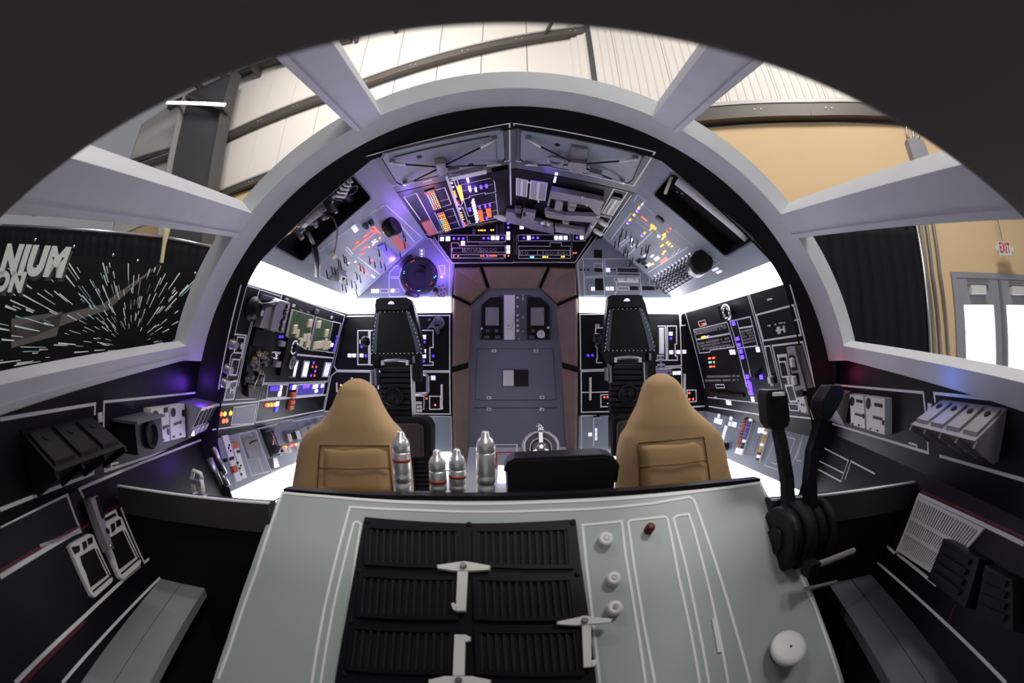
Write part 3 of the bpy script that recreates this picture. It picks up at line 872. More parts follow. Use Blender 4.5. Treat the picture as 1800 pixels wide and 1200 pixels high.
for (x, y) in ((60, 840), (97, 842), (130, 842), (355, 842), (385, 842), (790, 1018)): P.rnd('dome', x, y, 10, .01, 'black_plastic', 'knob')
# ---- black panel over the door
setv(680, 280, .16667)
P = Panel('lintel_panel', 'black panel of violet and red buttons above the door', 'instrument panel', R(0, YB, 1.1), BU, BV, poly=bpoly([(-.80, 1.19), (-.86, 1.20), (0, 1.36), (.86, 1.20), (.80, 1.19), (DW - .02, .925), (-DW + .02, .925)]))
P.line([(490, 812), (690, 1095), (1340, 1090), (1340, 640)], .007)
P.line([(545, 870), (545, 802), (1250, 800), (1250, 870), (850, 870), (846, 805)], .006)
P.line([(680, 1040), (680, 880), (755, 880), (765, 912), (1250, 912), (1250, 1040)], .006, True)
for y in (980, 1005): P.line([(680, y), (1250, y)], .005)
P.rect(690, 935, 800, 980, .005); P.rect(815, 935, 990, 980, .004)
P.keys([(583, 840, 38), (645, 838, 44), (803, 883, 40), (1117, 830, 38), (1165, 830, 38), (1280, 783, 38), (1280, 830, 38), (1280, 928, 38), (1280, 975, 38)], 'lamp_white')
P.lamps([(707, 835), (757, 836), (805, 836), (1022, 832), (1070, 832), (1217, 830), (1280, 675), (1280, 718)], 'lamp_violet', 17, .01, 'round_button')
P.lamps([(970, 748), (992, 748), (1012, 748), (1035, 748), (1100, 745), (1122, 745)], 'lamp_amber', 11)
P.lamps([(705, 1020), (752, 1020), (995, 1018), (1018, 1018), (1090, 1017), (1110, 1017), (1130, 1017), (1152, 1017), (1240, 1017), (1283, 1017)], 'lamp_red', 11)
P.lamps([(1062, 1018, 16)], 'lamp_violet')
for (x, y, a, b) in ((1100, 887, 255, 15), (1115, 1053, 225, 13), (1163, 730, 18, 130), (1203, 730, 16, 130), (1232, 730, 16, 130), (918, 760, 32, 75)): P.put('key', x, y, a, b, .008, 'panel_dark', 'slide_rail')
def ringknob(x, y):
    q = P.uv(x, y); MB().torus((q.x, q.y, .006), .014, .003, seg=14, sub=6).build('knob_ring', 'steel', P.root); P.rnd('knob', x, y, 10, .014, 'black_plastic', 'knob')
for x in (840, 882, 928, 965, 1012, 1052, 1100, 1145): ringknob(x, 952)
setv(880, 280, .16667)
P.line([(140, 640), (140, 1085)], .006); P.line([(140, 1085), (785, 1087), (975, 800)], .007)
P.line([(185, 797), (730, 795), (730, 860), (185, 860)], .006, True); P.line([(190, 915), (520, 917), (520, 878), (640, 878), (640, 915), (735, 915), (738, 1045), (190, 1045)], .006, True)
P.rect(200, 960, 730, 1012, .005)
for x in (387, 447, 605, 660): P.line([(x, 960), (x, 1012)], .004)
P.rect(765, 792, 893, 860, .006)
P.lamps([(245, 828), (342, 828), (392, 828), (805, 826)], 'lamp_violet', 17, .01, 'round_button')
P.keys([(297, 828, 38), (585, 828, 38), (633, 828, 38), (685, 828, 38), (853, 826, 36), (222, 670, 36), (222, 715, 40)], 'lamp_white')
P.lamps([(450, 1028), (470, 1028), (493, 1028), (645, 1026), (667, 1026)], 'lamp_amber', 12); P.lamps([(320, 1030, 14), (343, 1030, 14)], 'lamp_cyan'); P.lamps([(772, 987), (795, 987)], 'lamp_red', 11)
for (x, y, a, b) in ((750, 910, 15, 240), (168, 900, 15, 210), (148, 970, 10, 60)): P.put('key', x, y, a, b, .008, 'panel_dark', 'slide_rail')
for x in (223, 272, 490, 535, 577, 628, 686): ringknob(x, 988)

# ---- overhead panels, rear part
YH = 2.80
setv(680, 280, .16667)
P = mkpanel('overhead_panel', 'violet-lit black overhead panel with amber lamp blocks, left of the ridge', 0, 1, -1, YH, YB, 'panel_black')
P.line([(60, 305), (390, 795), (1305, 622)], .008); P.line([(1300, 30), (1308, 480)], .012); P.line([(375, 238), (475, 214)], .02)
P.line([(355, 640), (180, 395), (310, 357), (540, 780)], .008)
P.poly([(360, 657), (455, 632), (528, 775), (440, 798)], .012, 'salmon', 'salmon_cover', inset=.004)
def quad_at(q, s_, t):
    a = Vector(q[0]).lerp(Vector(q[1]), s_); b = Vector(q[3]).lerp(Vector(q[2]), s_); return a.lerp(b, t)
for q, nc, nr in (([(405, 340), (492, 312), (578, 500), (490, 525)], 4, 10), ([(525, 562), (598, 540), (680, 735), (612, 752)], 4, 10)):
    P.poly([tuple(quad_at(q, a, b)) for a, b in ((-.08, -.05), (1.08, -.05), (1.08, 1.05), (-.08, 1.05))], .01, 'black_plastic', 'lamp_block')
    for j in range(nr):
        for i in range(nc):
            p_ = quad_at(q, (i + .5) / nc, (j + .5) / nr)
            z = random.random()
            m_ = 'lamp_cyan' if (j in (3, 4, 5) and i in (0, 1) and z < .7) else ('lamp_red' if z < .18 or j == 0 else 'lamp_amber')
            P.put('key', p_.x, p_.y, 12, 9, .012, m_, 'indicator_lamp', rot=-.2)
P.line([(505, 325), (610, 296), (680, 472), (585, 500)], .008); P.line([(550, 442), (655, 416)], .006); P.line([(395, 340), (490, 525)], .007)
P.line([(610, 542), (696, 516), (770, 705)], .008); P.line([(640, 610), (730, 585)], .006); P.line([(652, 682), (760, 650)], .006); P.line([(505, 562), (600, 752)], .007)
P.line([(628, 178), (815, 715)], .018)
P.line([(662, 250), (680, 222), (708, 226), (798, 462), (780, 484), (752, 484)], .008, True)
P.line([(755, 520), (772, 500), (798, 502), (862, 680), (848, 692), (822, 698)], .008, True)
P.lamps([(685, 250, 14), (698, 290, 14), (773, 520, 13)], 'lamp_white')
P.lamps([(712, 335), (718, 354), (725, 374), (731, 393), (785, 560), (793, 585), (800, 607), (808, 632)], 'lamp_amber', 10); P.lamps([(750, 447), (758, 470), (825, 672), (832, 692)], 'lamp_red', 10)
P.line([(742, 285), (778, 276), (808, 425), (790, 432)], .007, True, 'lamp_amber')
for i in range(8): P.put('key', 763 + i * 4.6, 292 + i * 18, 16, 8, .01, 'lamp_amber', 'indicator_lamp', rot=-.2)
P.poly([(655, 182), (1050, 96), (1055, 138), (690, 215)], .012, 'white_plastic', 'white_bar', inset=.004)
P.line([(742, 218), (862, 600), (1165, 532)], .008)
P.line([(745, 275), (1100, 196)], .007); P.line([(815, 418), (872, 402), (872, 386), (1032, 350), (1040, 366), (1152, 342)], .008)
P.line([(1130, 205), (1146, 345)], .007); P.line([(1146, 360), (1175, 612), (882, 682), (868, 640)], .007); P.line([(800, 332), (1118, 262)], .004); P.line([(820, 520), (1150, 445)], .004)
P.keys([(852, 210, 56, 24), (875, 306, 52, 24), (937, 316, 46, 20)], 'lamp_white')
P.keys([(855, 238, 38, 16), (880, 328, 36, 14), (930, 296, 34, 14), (993, 290, 36, 26), (1050, 278, 36, 26), (875, 528, 34, 26), (980, 502, 34, 22), (1038, 492, 34, 22), (1085, 480, 34, 22), (1052, 620, 34, 18)], 'lamp_violet')
for i in range(8): P.put('key', 905 + i * 7, 436 + i * 29, 44, 22, .012, 'key_white', 'push_button', rot=-.2)
P.poly([(955, 540), (1005, 530), (1025, 640), (980, 655)], .008, 'lamp_orange', 'amber_window'); P.poly([(1040, 520), (1095, 510), (1105, 600), (1060, 610)], .008, 'lamp_orange', 'amber_window')
P.poly([(1100, 95), (1280, 55), (1285, 170), (1120, 200)], .03, 'black_soft', 'cover_block', inset=.01)
for (x, y, pw) in ((470, 430, .7), (880, 420, 1.0), (230, 480, 1.6)):
    p_ = P.uv(x, y); point('lamp_glow', P.W(p_.x, p_.y, .14), pw, (.30, .14, 1.0) if pw > .8 else (1, .35, .1), .04)
# right of the ridge
setv(880, 280, .16667)
P = mkpanel('overhead_panel', 'black overhead panel carrying the grey machined assembly, right of the ridge', 0, 1, 1, YH, YB, 'panel_black')
P.line([(105, 30), (112, 480)], .010); P.line([(1380, 375), (1085, 800), (885, 775)], .008)
P.grille([(170, 192), (285, 216), (275, 388), (168, 368)], 9); P.poly([(216, 204), (238, 208), (230, 378), (212, 374)], .012, 'white_plastic', 'vent_rail')
P.grille([(322, 218), (493, 246), (468, 428), (305, 405)], 13); P.poly([(388, 230), (418, 234), (402, 420), (372, 414)], .012, 'white_plastic', 'vent_rail')
P.keys([(588, 150, 20, 28), (578, 192, 20, 22), (570, 225, 20, 24)], 'lamp_white'); P.keys([(303, 238, 14, 24), (402, 430, 40, 16)], 'white_plastic')
P.line([(1195, 310), (1340, 345), (1180, 592), (1060, 560)], .009, True)
P.poly([(1195, 365), (1285, 385), (1275, 415), (1180, 392)], .02, 'black_plastic', 'slot')
P.grille([(1180, 402), (1282, 425), (1180, 585), (1075, 560)], 8); P.poly([(1215, 412), (1238, 416), (1140, 572), (1112, 566)], .012, 'white_plastic', 'vent_rail')
P.poly([(1050, 575), (1172, 600), (1050, 798), (950, 775)], .015, 'black_plastic', 'switch_base'); P.line([(1050, 575), (1172, 600), (1050, 798)], .008, h=.018)
P.line([(1045, 575), (905, 810)], .02, m='white_plastic', h=.02)
for (x, y) in ((1090, 628), (1035, 725)):
    q = P.uv(x, y); MB().tube([(q.x - .03, q.y - .035, .04), (q.x + .03, q.y + .035, .04)], .025, 10).build('roller_switch', 'white_plastic', P.root)
p_ = P.uv(500, 190); point('lamp_glow', P.W(p_.x, p_.y, .10), .35, (.18, .12, 1.0), .03)
# grey machined assembly hung on it
G = thing('machined_assembly', 'large grey machined bracket assembly hanging from the right overhead panel', 'machinery', P.M)
def gp(pts, w0, h, name, m='gun_grey', inset=.004): return P.poly(pts, h * .42, m, name, w0 * .42, inset, par=G)
gp([(545, 264), (1092, 374), (1078, 438), (920, 425), (680, 372), (530, 350)], .03, .10, 'top_rail')
gp([(545, 264), (560, 268), (520, 440), (500, 432)], .03, .10, 'end_web')
gp([(925, 420), (1092, 374), (1050, 560), (990, 650), (905, 812), (868, 800), (960, 640), (1030, 545)], .02, .09, 'end_plate')
gp([(470, 490), (500, 478), (690, 525), (1005, 535), (1030, 575), (1000, 605), (690, 582), (485, 548)], .05, .09, 'middle_rail')
gp([(480, 492), (690, 535), (686, 575), (488, 542)], .14, .015, 'rail_cap')
gp([(590, 385), (610, 370), (650, 372), (672, 395), (660, 470), (620, 484), (575, 465)], .02, .12, 'canister')
for (x, y, r_) in ((765, 410, 45), (755, 465, 40), (695, 612, 36), (612, 672, 34)):
    P.rnd('knob', x, y, r_, .05, 'gun_grey', 'boss', .01, G)
gp([(800, 395), (930, 430), (985, 480), (970, 515), (800, 480)], .005, .03, 'dark_window', 'black_soft')
gp([(735, 590), (870, 620), (890, 660), (870, 680), (735, 645)], .02, .03, 'dark_window', 'black_soft')
gp([(600, 650), (890, 690), (900, 755), (580, 712)], .05, .08, 'lower_rail')
gp([(70, 490), (150, 500), (175, 545), (250, 575), (440, 590), (560, 640), (575, 735), (480, 735), (230, 645), (50, 600)], .06, .08, 'gun_body')
gp([(250, 455), (385, 478), (375, 552), (300, 616), (228, 578)], .12, .07, 'gun_housing')
gp([(258, 465), (282, 468), (280, 515), (255, 512)], .19, .006, 'slot', 'black_plastic')
gp([(155, 455), (230, 465), (225, 520), (160, 510)], .06, .06, 'sight_block', 'panel_dark')
gp([(250, 650), (480, 735), (375, 725), (290, 700)], .05, .05, 'lower_fin')
q = P.uv(483, 605)
MB().lathe([(.055, .04), (.055, .07), (.045, .075), (.045, .09), (.02, .095)], 16, Matrix.Translation((q.x, q.y, 0))).build('gear_knob', 'steel', G)
for k in range(10):
    a = k * pi / 5; MB().box((q.x + .06 * cos(a), q.y + .06 * sin(a), .07), (.022, .01, .01), Matrix.Rotation(a, 3, 'Z')).build('gear_tooth', 'gun_grey', G)
a, b = P.uv(60, 565), P.uv(-125, 505)
MB().tube([(a.x, a.y, .05), ((a.x + b.x) / 2, (a.y + b.y) / 2, .05), (b.x, b.y, .05)], [.045, .035, .008], 10).build('muzzle', 'white_plastic', G)
gp([(440, 800), (520, 800), (520, 905), (455, 905)], .04, .05, 'foot'); gp([(515, 725), (545, 725), (545, 800), (515, 800)], .04, .05, 'foot_post')
for (x, y) in ((880, 330), (920, 415), (1085, 385), (970, 655), (1030, 540), (970, 640)): P.rnd('dome', x, y, 12, .015, 'white_plastic', 'bolt', .052, G)

# ---- overhead hatches, front part
setv(640, 200, .2889)
def hatch(label, side, outl, inner, mid, rods, holes):
    P = mkpanel('ceiling_hatch', label, 0, 1, side, YR, YH - .012, 'panel_dark', cat='hatch')
    P.line(outl, .010, True)
    P.poly(inner, .012, 'panel_grey', 'hatch_plate', inset=.012)
    P.line(inner, .010, True, 'panel_dark', .016)
    c = P.uv(*mid)
    for x, y in rods:
        q = P.uv(x, y); d = (q - c)
        e = c + d * .75
        MB().tube([(c.x, c.y, .045), (e.x, e.y, .04)], .006, 6).build('rod', 'black_plastic', P.root)
        MB().tube([(e.x, e.y, .04), (q.x, q.y, .03)], .010, 6).build('rod_end', 'white_plastic', P.root)
        MB().box((q.x, q.y, .02), (.03, .03, .03)).build('rod_bracket', 'steel', P.root)
    for x, y in holes: P.rnd('disc', x, y, 13, .004, 'black_plastic', 'hole', .012)
    return P
P = hatch('grey ceiling hatch with a pronged latch, left of the ridge', -1, [(15, 258), (885, 58), (887, 284), (168, 440)],
          [(100, 262), (118, 232), (820, 85), (855, 100), (863, 262), (840, 285), (225, 425), (190, 410)], (465, 290), [(170, 272), (790, 132), (825, 282), (248, 405)], [(335, 252), (648, 300)])
P.line([(185, 250), (760, 125)], .006, m='panel_dark', h=.02); P.line([(800, 160), (808, 270)], .004, m='panel_dark', h=.014)
P.poly([(425, 262), (488, 252), (500, 320), (452, 342)], .045, 'steel', 'latch_boss', .012, .006)
P.poly([(500, 285), (570, 270), (575, 285), (505, 300)], .03, 'steel', 'latch_prong', .05); P.poly([(505, 300), (570, 300), (575, 314), (510, 316)], .03, 'steel', 'latch_prong', .05)
P = hatch('grey ceiling hatch with a rounded latch, right of the ridge', 1, [(912, 57), (1770, 232), (1640, 438), (912, 284)],
          [(945, 110), (965, 90), (1665, 232), (1700, 255), (1640, 395), (1610, 415), (965, 282), (945, 265)], (1300, 275), [(1000, 130), (990, 285), (1650, 250), (1572, 395)], [(1178, 178), (1420, 350)])
P.poly([(1240, 262), (1260, 250), (1360, 262), (1362, 300), (1330, 328), (1270, 322), (1245, 300)], .04, 'gun_grey', 'latch_boss', .012, .006)
P.poly([(1265, 178), (1362, 192), (1355, 255), (1258, 248)], .02, 'steel', 'latch_plate', .012)
MB().torus(P.uv(1172, 245).to_3d() + Vector((0, 0, .05)), .05, .012, seg=18, sub=6).build('latch_loop', 'gun_grey', P.root)
P.poly([(1380, 300), (1450, 318), (1455, 332), (1372, 316)], .04, 'gun_grey', 'latch_arm', .03)

# ---- sloped switch panel, left
setv(360, 180, .25)
holeL = [(1030, 516), (1050, 516), (1165, 655), (1165, 680), (690, 1112), (665, 1110), (497, 1018), (497, 1000)]
P = mkpanel('slope_panel', 'grey sloped switch panel with an open service bay, left side of the cabin', 1, 2, -1, YR, YB, 'panel_grey', [holeL])
def tray(P, hole, d):
    h = [P.uv(*q) for q in hole]
    P.poly(hole, .01, 'pit_black', 'bay_back', -d)
    MB().strip([(q.x, q.y) for q in h], .006, -d, -.001, True).build('bay_wall', 'pit_black', P.root)
    MB().strip([(q.x, q.y) for q in h], .012, -.004, .004, True).build('bay_rim', 'panel_dark', P.root)
tray(P, holeL, .13)
def ptube(P, pts, r_, name, m, seg=8):
    return MB().tube([(P.uv(x, y).x, P.uv(x, y).y, w_) for x, y, w_ in pts], r_, seg).build(name, m, P.root)
ptube(P, [(920, 610, -.06), (1050, 720, -.06)], .030, 'hose_core', 'black_plastic')
for i in range(5):
    a = P.uv(920 + i * 24, 655 - i * 22)
    b = P.uv(985 + i * 16, 690 - i * 25)
    ptube(P, [(895 + i * 28, 650 - i * 22, -.09), (935 + i * 24, 680 - i * 24, -.03), (990 + i * 14, 680 - i * 26, -.02), (1030 + i * 4, 640 - i * 18, -.06)], .010, 'hose_ring', 'white_plastic')
ptube(P, [(570, 980, -.07), (715, 875, -.07)], .035, 'brass_cylinder', 'gold', 12)
ptube(P, [(730, 860, -.06), (830, 780, -.05)], .05, 'drum', 'gun_grey', 12)
for i in range(26):
    x = random.uniform(640, 960); t = (x - 640) / 320; y = 930 - 220 * t + random.uniform(-70, 70)
    P.rnd('knob', x, y, random.uniform(8, 22), random.uniform(.03, .09), random.choice(['gun_grey', 'steel', 'white_plastic', 'panel_dark', 'panel_grey']), 'fitting', -.10)
for i in range(8):
    x = random.uniform(680, 1000); t = (x - 680) / 320; y = 900 - 220 * t
    ptube(P, [(x, y, -.09), (x + random.uniform(-50, 50), y + random.uniform(-60, 60), -.03), (x + random.uniform(-90, 90), y + random.uniform(-60, 60), -.08)], .005, 'cable', random.choice(['black_plastic', 'gun_grey', 'leather_brown']))
MB().torus(P.uv(1065, 650).to_3d() + Vector((0, 0, -.05)), .04, .006, seg=20, sub=6).build('clamp_ring', 'panel_dark', P.root)
lv = thing('bay_lever', 'black lever hanging out of the left service bay', 'lever', P.M)
ptubeL = lambda pts, r_, n_, m_: MB().tube([(P.uv(x, y).x, P.uv(x, y).y, w_) for x, y, w_ in pts], r_, 10).build(n_, m_, lv)
ptubeL([(745, 945, -.05), (755, 980, .03)], .014, 'stem', 'gun_grey'); ptubeL([(752, 975, .03), (762, 1080, .06), (768, 1180, .05)], [.022, .026, .022], 'grip', 'black_plastic')
cb = thing('hanging_cable', 'thin brown cable with a pale plug dangling from the left service bay', 'cable', P.M)
MB().tube([(P.uv(x, y).x, P.uv(x, y).y, w_) for x, y, w_ in ((870, 815, -.06), (905, 810, 0), (918, 870, .03), (912, 960, .03), (900, 1040, .025))], .006, 8).build('wire', 'leather_brown', cb)
q = P.uv(895, 1060); MB().box((q.x, q.y, .025), (.05, .035, .03)).build('plug', 'cream', cb)
setv(560, 360, .15)
P.line([(0, 545), (760, 0)], .006); P.line([(0, 830), (110, 880), (205, 840)], .006); P.line([(330, 490), (405, 575)], .012); P.line([(310, 510), (385, 590)], .008)
P.line([(455, 610), (800, 365)], .005); P.line([(450, 605), (720, 815)], .009); P.line([(790, 0), (1215, 385), (395, 1135)], .007); P.line([(920, 190), (1125, 435), (1080, 475)], .008)
P.line([(600, 90), (900, -60)], .006)
P.put('key', 418, 270, 62, 62, .02, 'key_white', 'push_button', rot=-.1)
for (x, y) in ((540, 230), (605, 190)): P.rnd('dome', x, y, 28, .05, 'panel_dark', 'knob')
a = P.uv(770, 250); b = P.uv(850, 160)
MB().tube([(a.x, a.y, .05), (b.x, b.y, .07)], .075, 16).build('barrel_knob', 'black_plastic', P.root)
P.poly([(805, 290), (870, 255), (905, 295), (835, 345)], .03, 'violet_pad', 'violet_block', inset=.004)
for i in range(12): P.rnd('dome', 410 + i * 24, 515 - i * 18, 7, .008, 'lamp_red', 'indicator_lamp')
for (x, y) in ((440, 440), (460, 430), (540, 365), (560, 350), (585, 330), (610, 297), (550, 400), (520, 425), (640, 310), (658, 300)): P.rnd('dome', x, y, 7.5, .009, 'lamp_red', 'indicator_lamp')
for i in range(6): P.put('key', 645 + i * 14, 250 + i * 15, 11, 11, .012, 'lamp_red', 'indicator_lamp')
P.lamps([(525, 515), (545, 500), (565, 490), (492, 580), (512, 570), (540, 552)], 'lamp_red', 10); P.lamps([(635, 465, 14), (655, 440, 15), (682, 425, 14), (632, 430, 13), (660, 408, 13)], 'lamp_white')
P.lamps([(718, 385, 13), (765, 318, 10), (887, 237, 13), (590, 492, 10)], 'lamp_amber')
P.poly([(690, 478), (768, 440), (935, 612), (880, 665)], .01, 'violet_pad', 'violet_pad'); P.poly([(815, 375), (898, 332), (1050, 470), (962, 548)], .006, 'salmon', 'salmon_pad')
P.lamps([(757, 500, 20), (800, 540, 14), (815, 552, 14), (830, 566, 12), (895, 630, 17), (940, 505, 13), (962, 492, 14), (350, 680, 16), (625, 825, 15), (640, 838, 16), (655, 850, 12), (430, 665, 16)], 'lamp_white')
P.lamps([(848, 584), (862, 598), (622, 642, 13), (640, 652), (470, 718, 14), (495, 740, 12), (520, 758, 12), (545, 775, 13), (570, 792, 13), (588, 806, 12)], 'lamp_red', 10)
P.toggles([(90, 770), (150, 725), (185, 740), (225, 640), (250, 660), (290, 590), (320, 620), (480, 690), (520, 720), (440, 790), (480, 830), (590, 610), (650, 655), (720, 660), (770, 690), (700, 520), (780, 450), (980, 300), (1005, 345), (1000, 430), (270, 920), (310, 940), (320, 855), (380, 890), (430, 905), (440, 1000), (950, 555)], .055, .007, lean=(.15, -.55))
P.poly([(110, 870), (230, 740), (322, 780), (210, 888)], .012, 'panel_dark', 'bracket_plate'); P.poly([(232, 765), (310, 795), (225, 880)], .04, 'steel', 'bracket', .012, .006, [[(245, 790), (285, 805), (240, 850)]])
# ---- sloped switch panel, right
setv(1000, 240, .28336)
holeR = [(630, 228), (655, 228), (1138, 625), (1138, 650), (985, 738), (962, 736), (530, 365), (530, 345)]
P = mkpanel('slope_panel', 'grey sloped switch panel with an open service bay, right side of the cabin', 1, 2, 1, YR, YB, 'panel_grey', [holeR])
tray(P, holeR, .13)
ptube(P, [(650, 300, -.06), (1090, 660, -.06)], .045, 'trough', 'white_plastic', 10); ptube(P, [(680, 280, -.05), (1100, 620, -.05)], .022, 'trough_edge', 'steel', 8)
for i in range(24):
    t = random.random(); x = 690 + 380 * t; y = 270 + 310 * t + random.uniform(-25, 45)
    P.rnd('knob', x, y, random.uniform(7, 18), random.uniform(.03, .08), random.choice(['white_plastic', 'steel', 'gun_grey', 'orange_box']), 'fitting', -.09)
P.poly([(890, 520), (925, 500), (985, 540), (945, 565)], .06, 'red_key', 'copper_block', -.11); P.rnd('disc', 1035, 560, 36, .05, 'panel_dark', 'gauge', -.10); P.rnd('disc', 1035, 560, 24, .055, 'steel', 'gauge', -.10)
ptube(P, [(600, 290, -.08), (580, 375, -.04)], .012, 'pin', 'white_plastic')
for (x, y) in ((620, 410), (640, 385), (650, 420), (680, 405), (600, 430), (785, 498)): P.rnd('dome', x, y, 8, .01, 'steel', 'rivet', -.119)
setv(1010, 320, .18336)
P.line([(605, 120), (685, 178), (640, 205), (1190, 650), (1385, 770), (1245, 852)], .006); P.line([(605, 120), (570, 182), (640, 235)], .006)
P.line([(345, 555), (540, 297), (1010, 632), (970, 690)], .007); P.line([(540, 340), (965, 660), (935, 705)], .005); P.line([(745, 475), (520, 695)], .010); P.line([(1085, 622), (705, 865)], .008); P.line([(580, 60), (275, 515), (960, 1110)], .007); P.line([(410, 615), (520, 520)], .012); P.line([(430, 630), (540, 535)], .009)
P.lamps([(603, 272, 20), (513, 388, 17), (652, 507, 18)], 'lamp_violet', 18, .012); P.lamps([(603, 272, 11), (513, 388, 10), (652, 507, 12), (808, 515, 16)], 'lamp_white', 10, .016)
P.keys([(618, 245, 34, 24), (572, 312, 22, 24), (533, 360, 22, 24), (672, 485, 20, 24), (740, 410, 22, 22), (752, 430, 50, 18), (775, 442, 22, 18), (730, 452, 18, 18), (860, 498, 40, 18), (862, 520, 40, 18), (845, 540, 20, 18), (890, 575, 30, 16), (910, 592, 30, 16), (935, 612, 22, 18), (840, 605, 50, 16), (865, 662, 30, 18), (850, 685, 20, 18), (750, 782, 24, 26)], 'lamp_amber', .72)
P.lamps([(650, 335), (668, 348), (685, 365), (920, 445), (890, 470)], 'lamp_red', 13)
P.line([(825, 770), (840, 748), (880, 720), (888, 732), (860, 760), (835, 775)], .008, True, 'lamp_red')
P.keys([(650, 212, 32, 14), (745, 705, 36, 22), (790, 730, 50, 36), (715, 790, 42, 34), (548, 553, 42, 22), (560, 605, 38, 20), (675, 705, 34, 20), (1350, 832, 56, 24), (1385, 858, 50, 24)], 'key_white')
P.rnd('disc', 820, 352, 36, .012, 'black_plastic', 'gauge'); P.rnd('disc', 820, 352, 24, .016, 'panel_dark', 'gauge')
P.keys([(622, 752, 46, 40), (665, 775, 38, 34), (690, 812, 30, 26), (670, 735, 40, 30)], 'black_plastic', 'rocker_switch')
P.toggles([(460, 455), (500, 470), (440, 500), (395, 560), (430, 560), (545, 510), (570, 540), (605, 560), (480, 640), (515, 650), (500, 610), (650, 625), (690, 600), (715, 605), (700, 650), (560, 725), (540, 740)], .06, .007, lean=(-.15, -.55))
for j in range(5):
    for i in range(11):
        x = 775 + i * 33 + j * 22; y = 895 - i * 21 + j * 26
        if x > 1150: continue
        P.rnd('dome', x, y, 9, .015, 'key_white', 'switch_base')
        q = P.uv(x, y); MB().tube([(q.x, q.y, .01), (q.x - .01, q.y - .02, .05), (q.x + .01, q.y - .05, .055), (q.x + .012, q.y - .06, .01)], .005, 6).build('wire_loop', 'black_plastic', P.root)
a = P.uv(1195, 770); b = P.uv(1270, 690)
MB().tube([(a.x, a.y, .05), (b.x, b.y, .07)], .085, 16).build('barrel_knob', 'black_plastic', P.root)

# ---- left side wall
setv(360, 500, .15)
P = mkpanel('side_wall_panel', 'black left side wall panel with two green boards and a joystick', 3, 4, -1, YR, YB, 'panel_black')
P.line([(425, 0), (160, 1225)], .012); P.line([(635, 52), (490, 10), (345, 590), (365, 580), (485, 597), (430, 862)], .010)
P.line([(600, 205), (642, 58), (895, 140), (885, 170)], .010)
for dx in (0, 18): P.line([(552 + dx, 412), (372 + dx, 1190)], .008)
for q in ([(385, 612), (472, 626), (430, 802), (340, 796)], [(325, 875), (410, 880), (370, 1060), (288, 1055)]): P.line(q, .010, True)
P.line([(330, 800), (305, 830), (270, 1050), (255, 1120)], .009); P.line([(410, 880), (425, 840), (440, 800)], .009)
P.line([(908, 110), (680, 1182)], .010); P.line([(915, 106), (1640, 362), (1440, 1140)], .012); P.line([(1500, 432), (1595, 456), (1512, 800), (1420, 786)], .010)
P.line([(765, 795), (885, 802)], .02); P.line([(1040, 816), (1510, 860)], .016); P.line([(680, 1160), (1440, 1136)], .016)
for (x, y) in ((310, 695), (250, 985), (215, 1145)): P.rnd('knob', x, y, 38, .05, 'steel', 'knob')
P.poly([(418, 680), (435, 678), (422, 752), (405, 752)], .012, 'white_plastic', 'glyph'); P.poly([(400, 705), (430, 708), (428, 722), (398, 718)], .012, 'white_plastic', 'glyph')
# green boards, slat by slat
for q, n in (([(1018, 290), (1270, 366), (1175, 752), (948, 600)], 16), ([(1300, 376), (1490, 436), (1420, 782), (1210, 760)], 14)):
    P.poly(q, .010, 'green_board', 'green_board'); P.line(q, .007, True, 'line', .014)
    U = [P.uv(*p_) for p_ in q]
    for i in range(n):
        t = (i + .5) / n
        MB().strip([U[0].lerp(U[1], t), U[3].lerp(U[2], t)], .006, .01, .016).build('board_rib', 'green_rib', P.root)
for (x, y, a, b) in ((1028, 515, 38, 110), (1055, 565, 36, 95), (1205, 445, 38, 95), (1140, 615, 34, 95), (1185, 605, 34, 90), (1090, 665, 62, 100), (1180, 685, 38, 90), (1310, 460, 36, 90), (1402, 562, 34, 92), (1310, 697, 105, 90), (1410, 705, 68, 90), (1392, 655, 30, 60)):
    P.put('key', x, y, a * 1.1, b, .02, 'cream', 'cream_chip', .012, .12)
P.poly([(935, 612), (1080, 632), (990, 1072), (840, 1060)], .035, 'black_plastic', 'lever_plate', inset=.004)
q = P.uv(1005, 722); MB().torus((q.x, q.y, .04), .05, .011, seg=22, sub=8).build('chrome_ring', 'chrome', P.root); P.rnd('disc', 1005, 722, 32, .03, 'black_soft', 'lens', .035)
P.rnd('disc', 975, 895, 58, .02, 'steel', 'silver_disc', .035)
for i in range(5): P.rnd('dome', 955 + 20 * cos(i * 1.26) + 20, 895 + 24 * sin(i * 1.26), 8, .01, 'panel_dark', 'bolt', .055)
P.put('key', 880, 685, 62, 62, .035, 'gun_grey', 'small_box'); P.put('key', 827, 922, 62, 74, .035, 'gun_grey', 'small_box')
P.lamps([(875, 610), (905, 610), (1548, 610), (1535, 660), (1520, 712), (1508, 765)], 'key_violet', 20, .014); P.put('key', 1475, 705, 44, 42, .01, 'lamp_white', 'push_button')
for q in ([(1035, 890), (1098, 892), (1056, 1080), (990, 1078)], [(1165, 896), (1228, 900), (1190, 1082), (1128, 1080)], [(1412, 910), (1482, 914), (1440, 1080), (1372, 1078)]):
    P.line(q, .008, True)
    U = [P.uv(*p_) for p_ in q]
    for i in range(3):
        t = .22 + i * .28; MB().strip([U[0].lerp(U[1], t).lerp(U[3].lerp(U[2], t), .06), U[0].lerp(U[1], t).lerp(U[3].lerp(U[2], t), .94)], .012, 0, .008).build('light_slot', 'slot_blue', P.root)
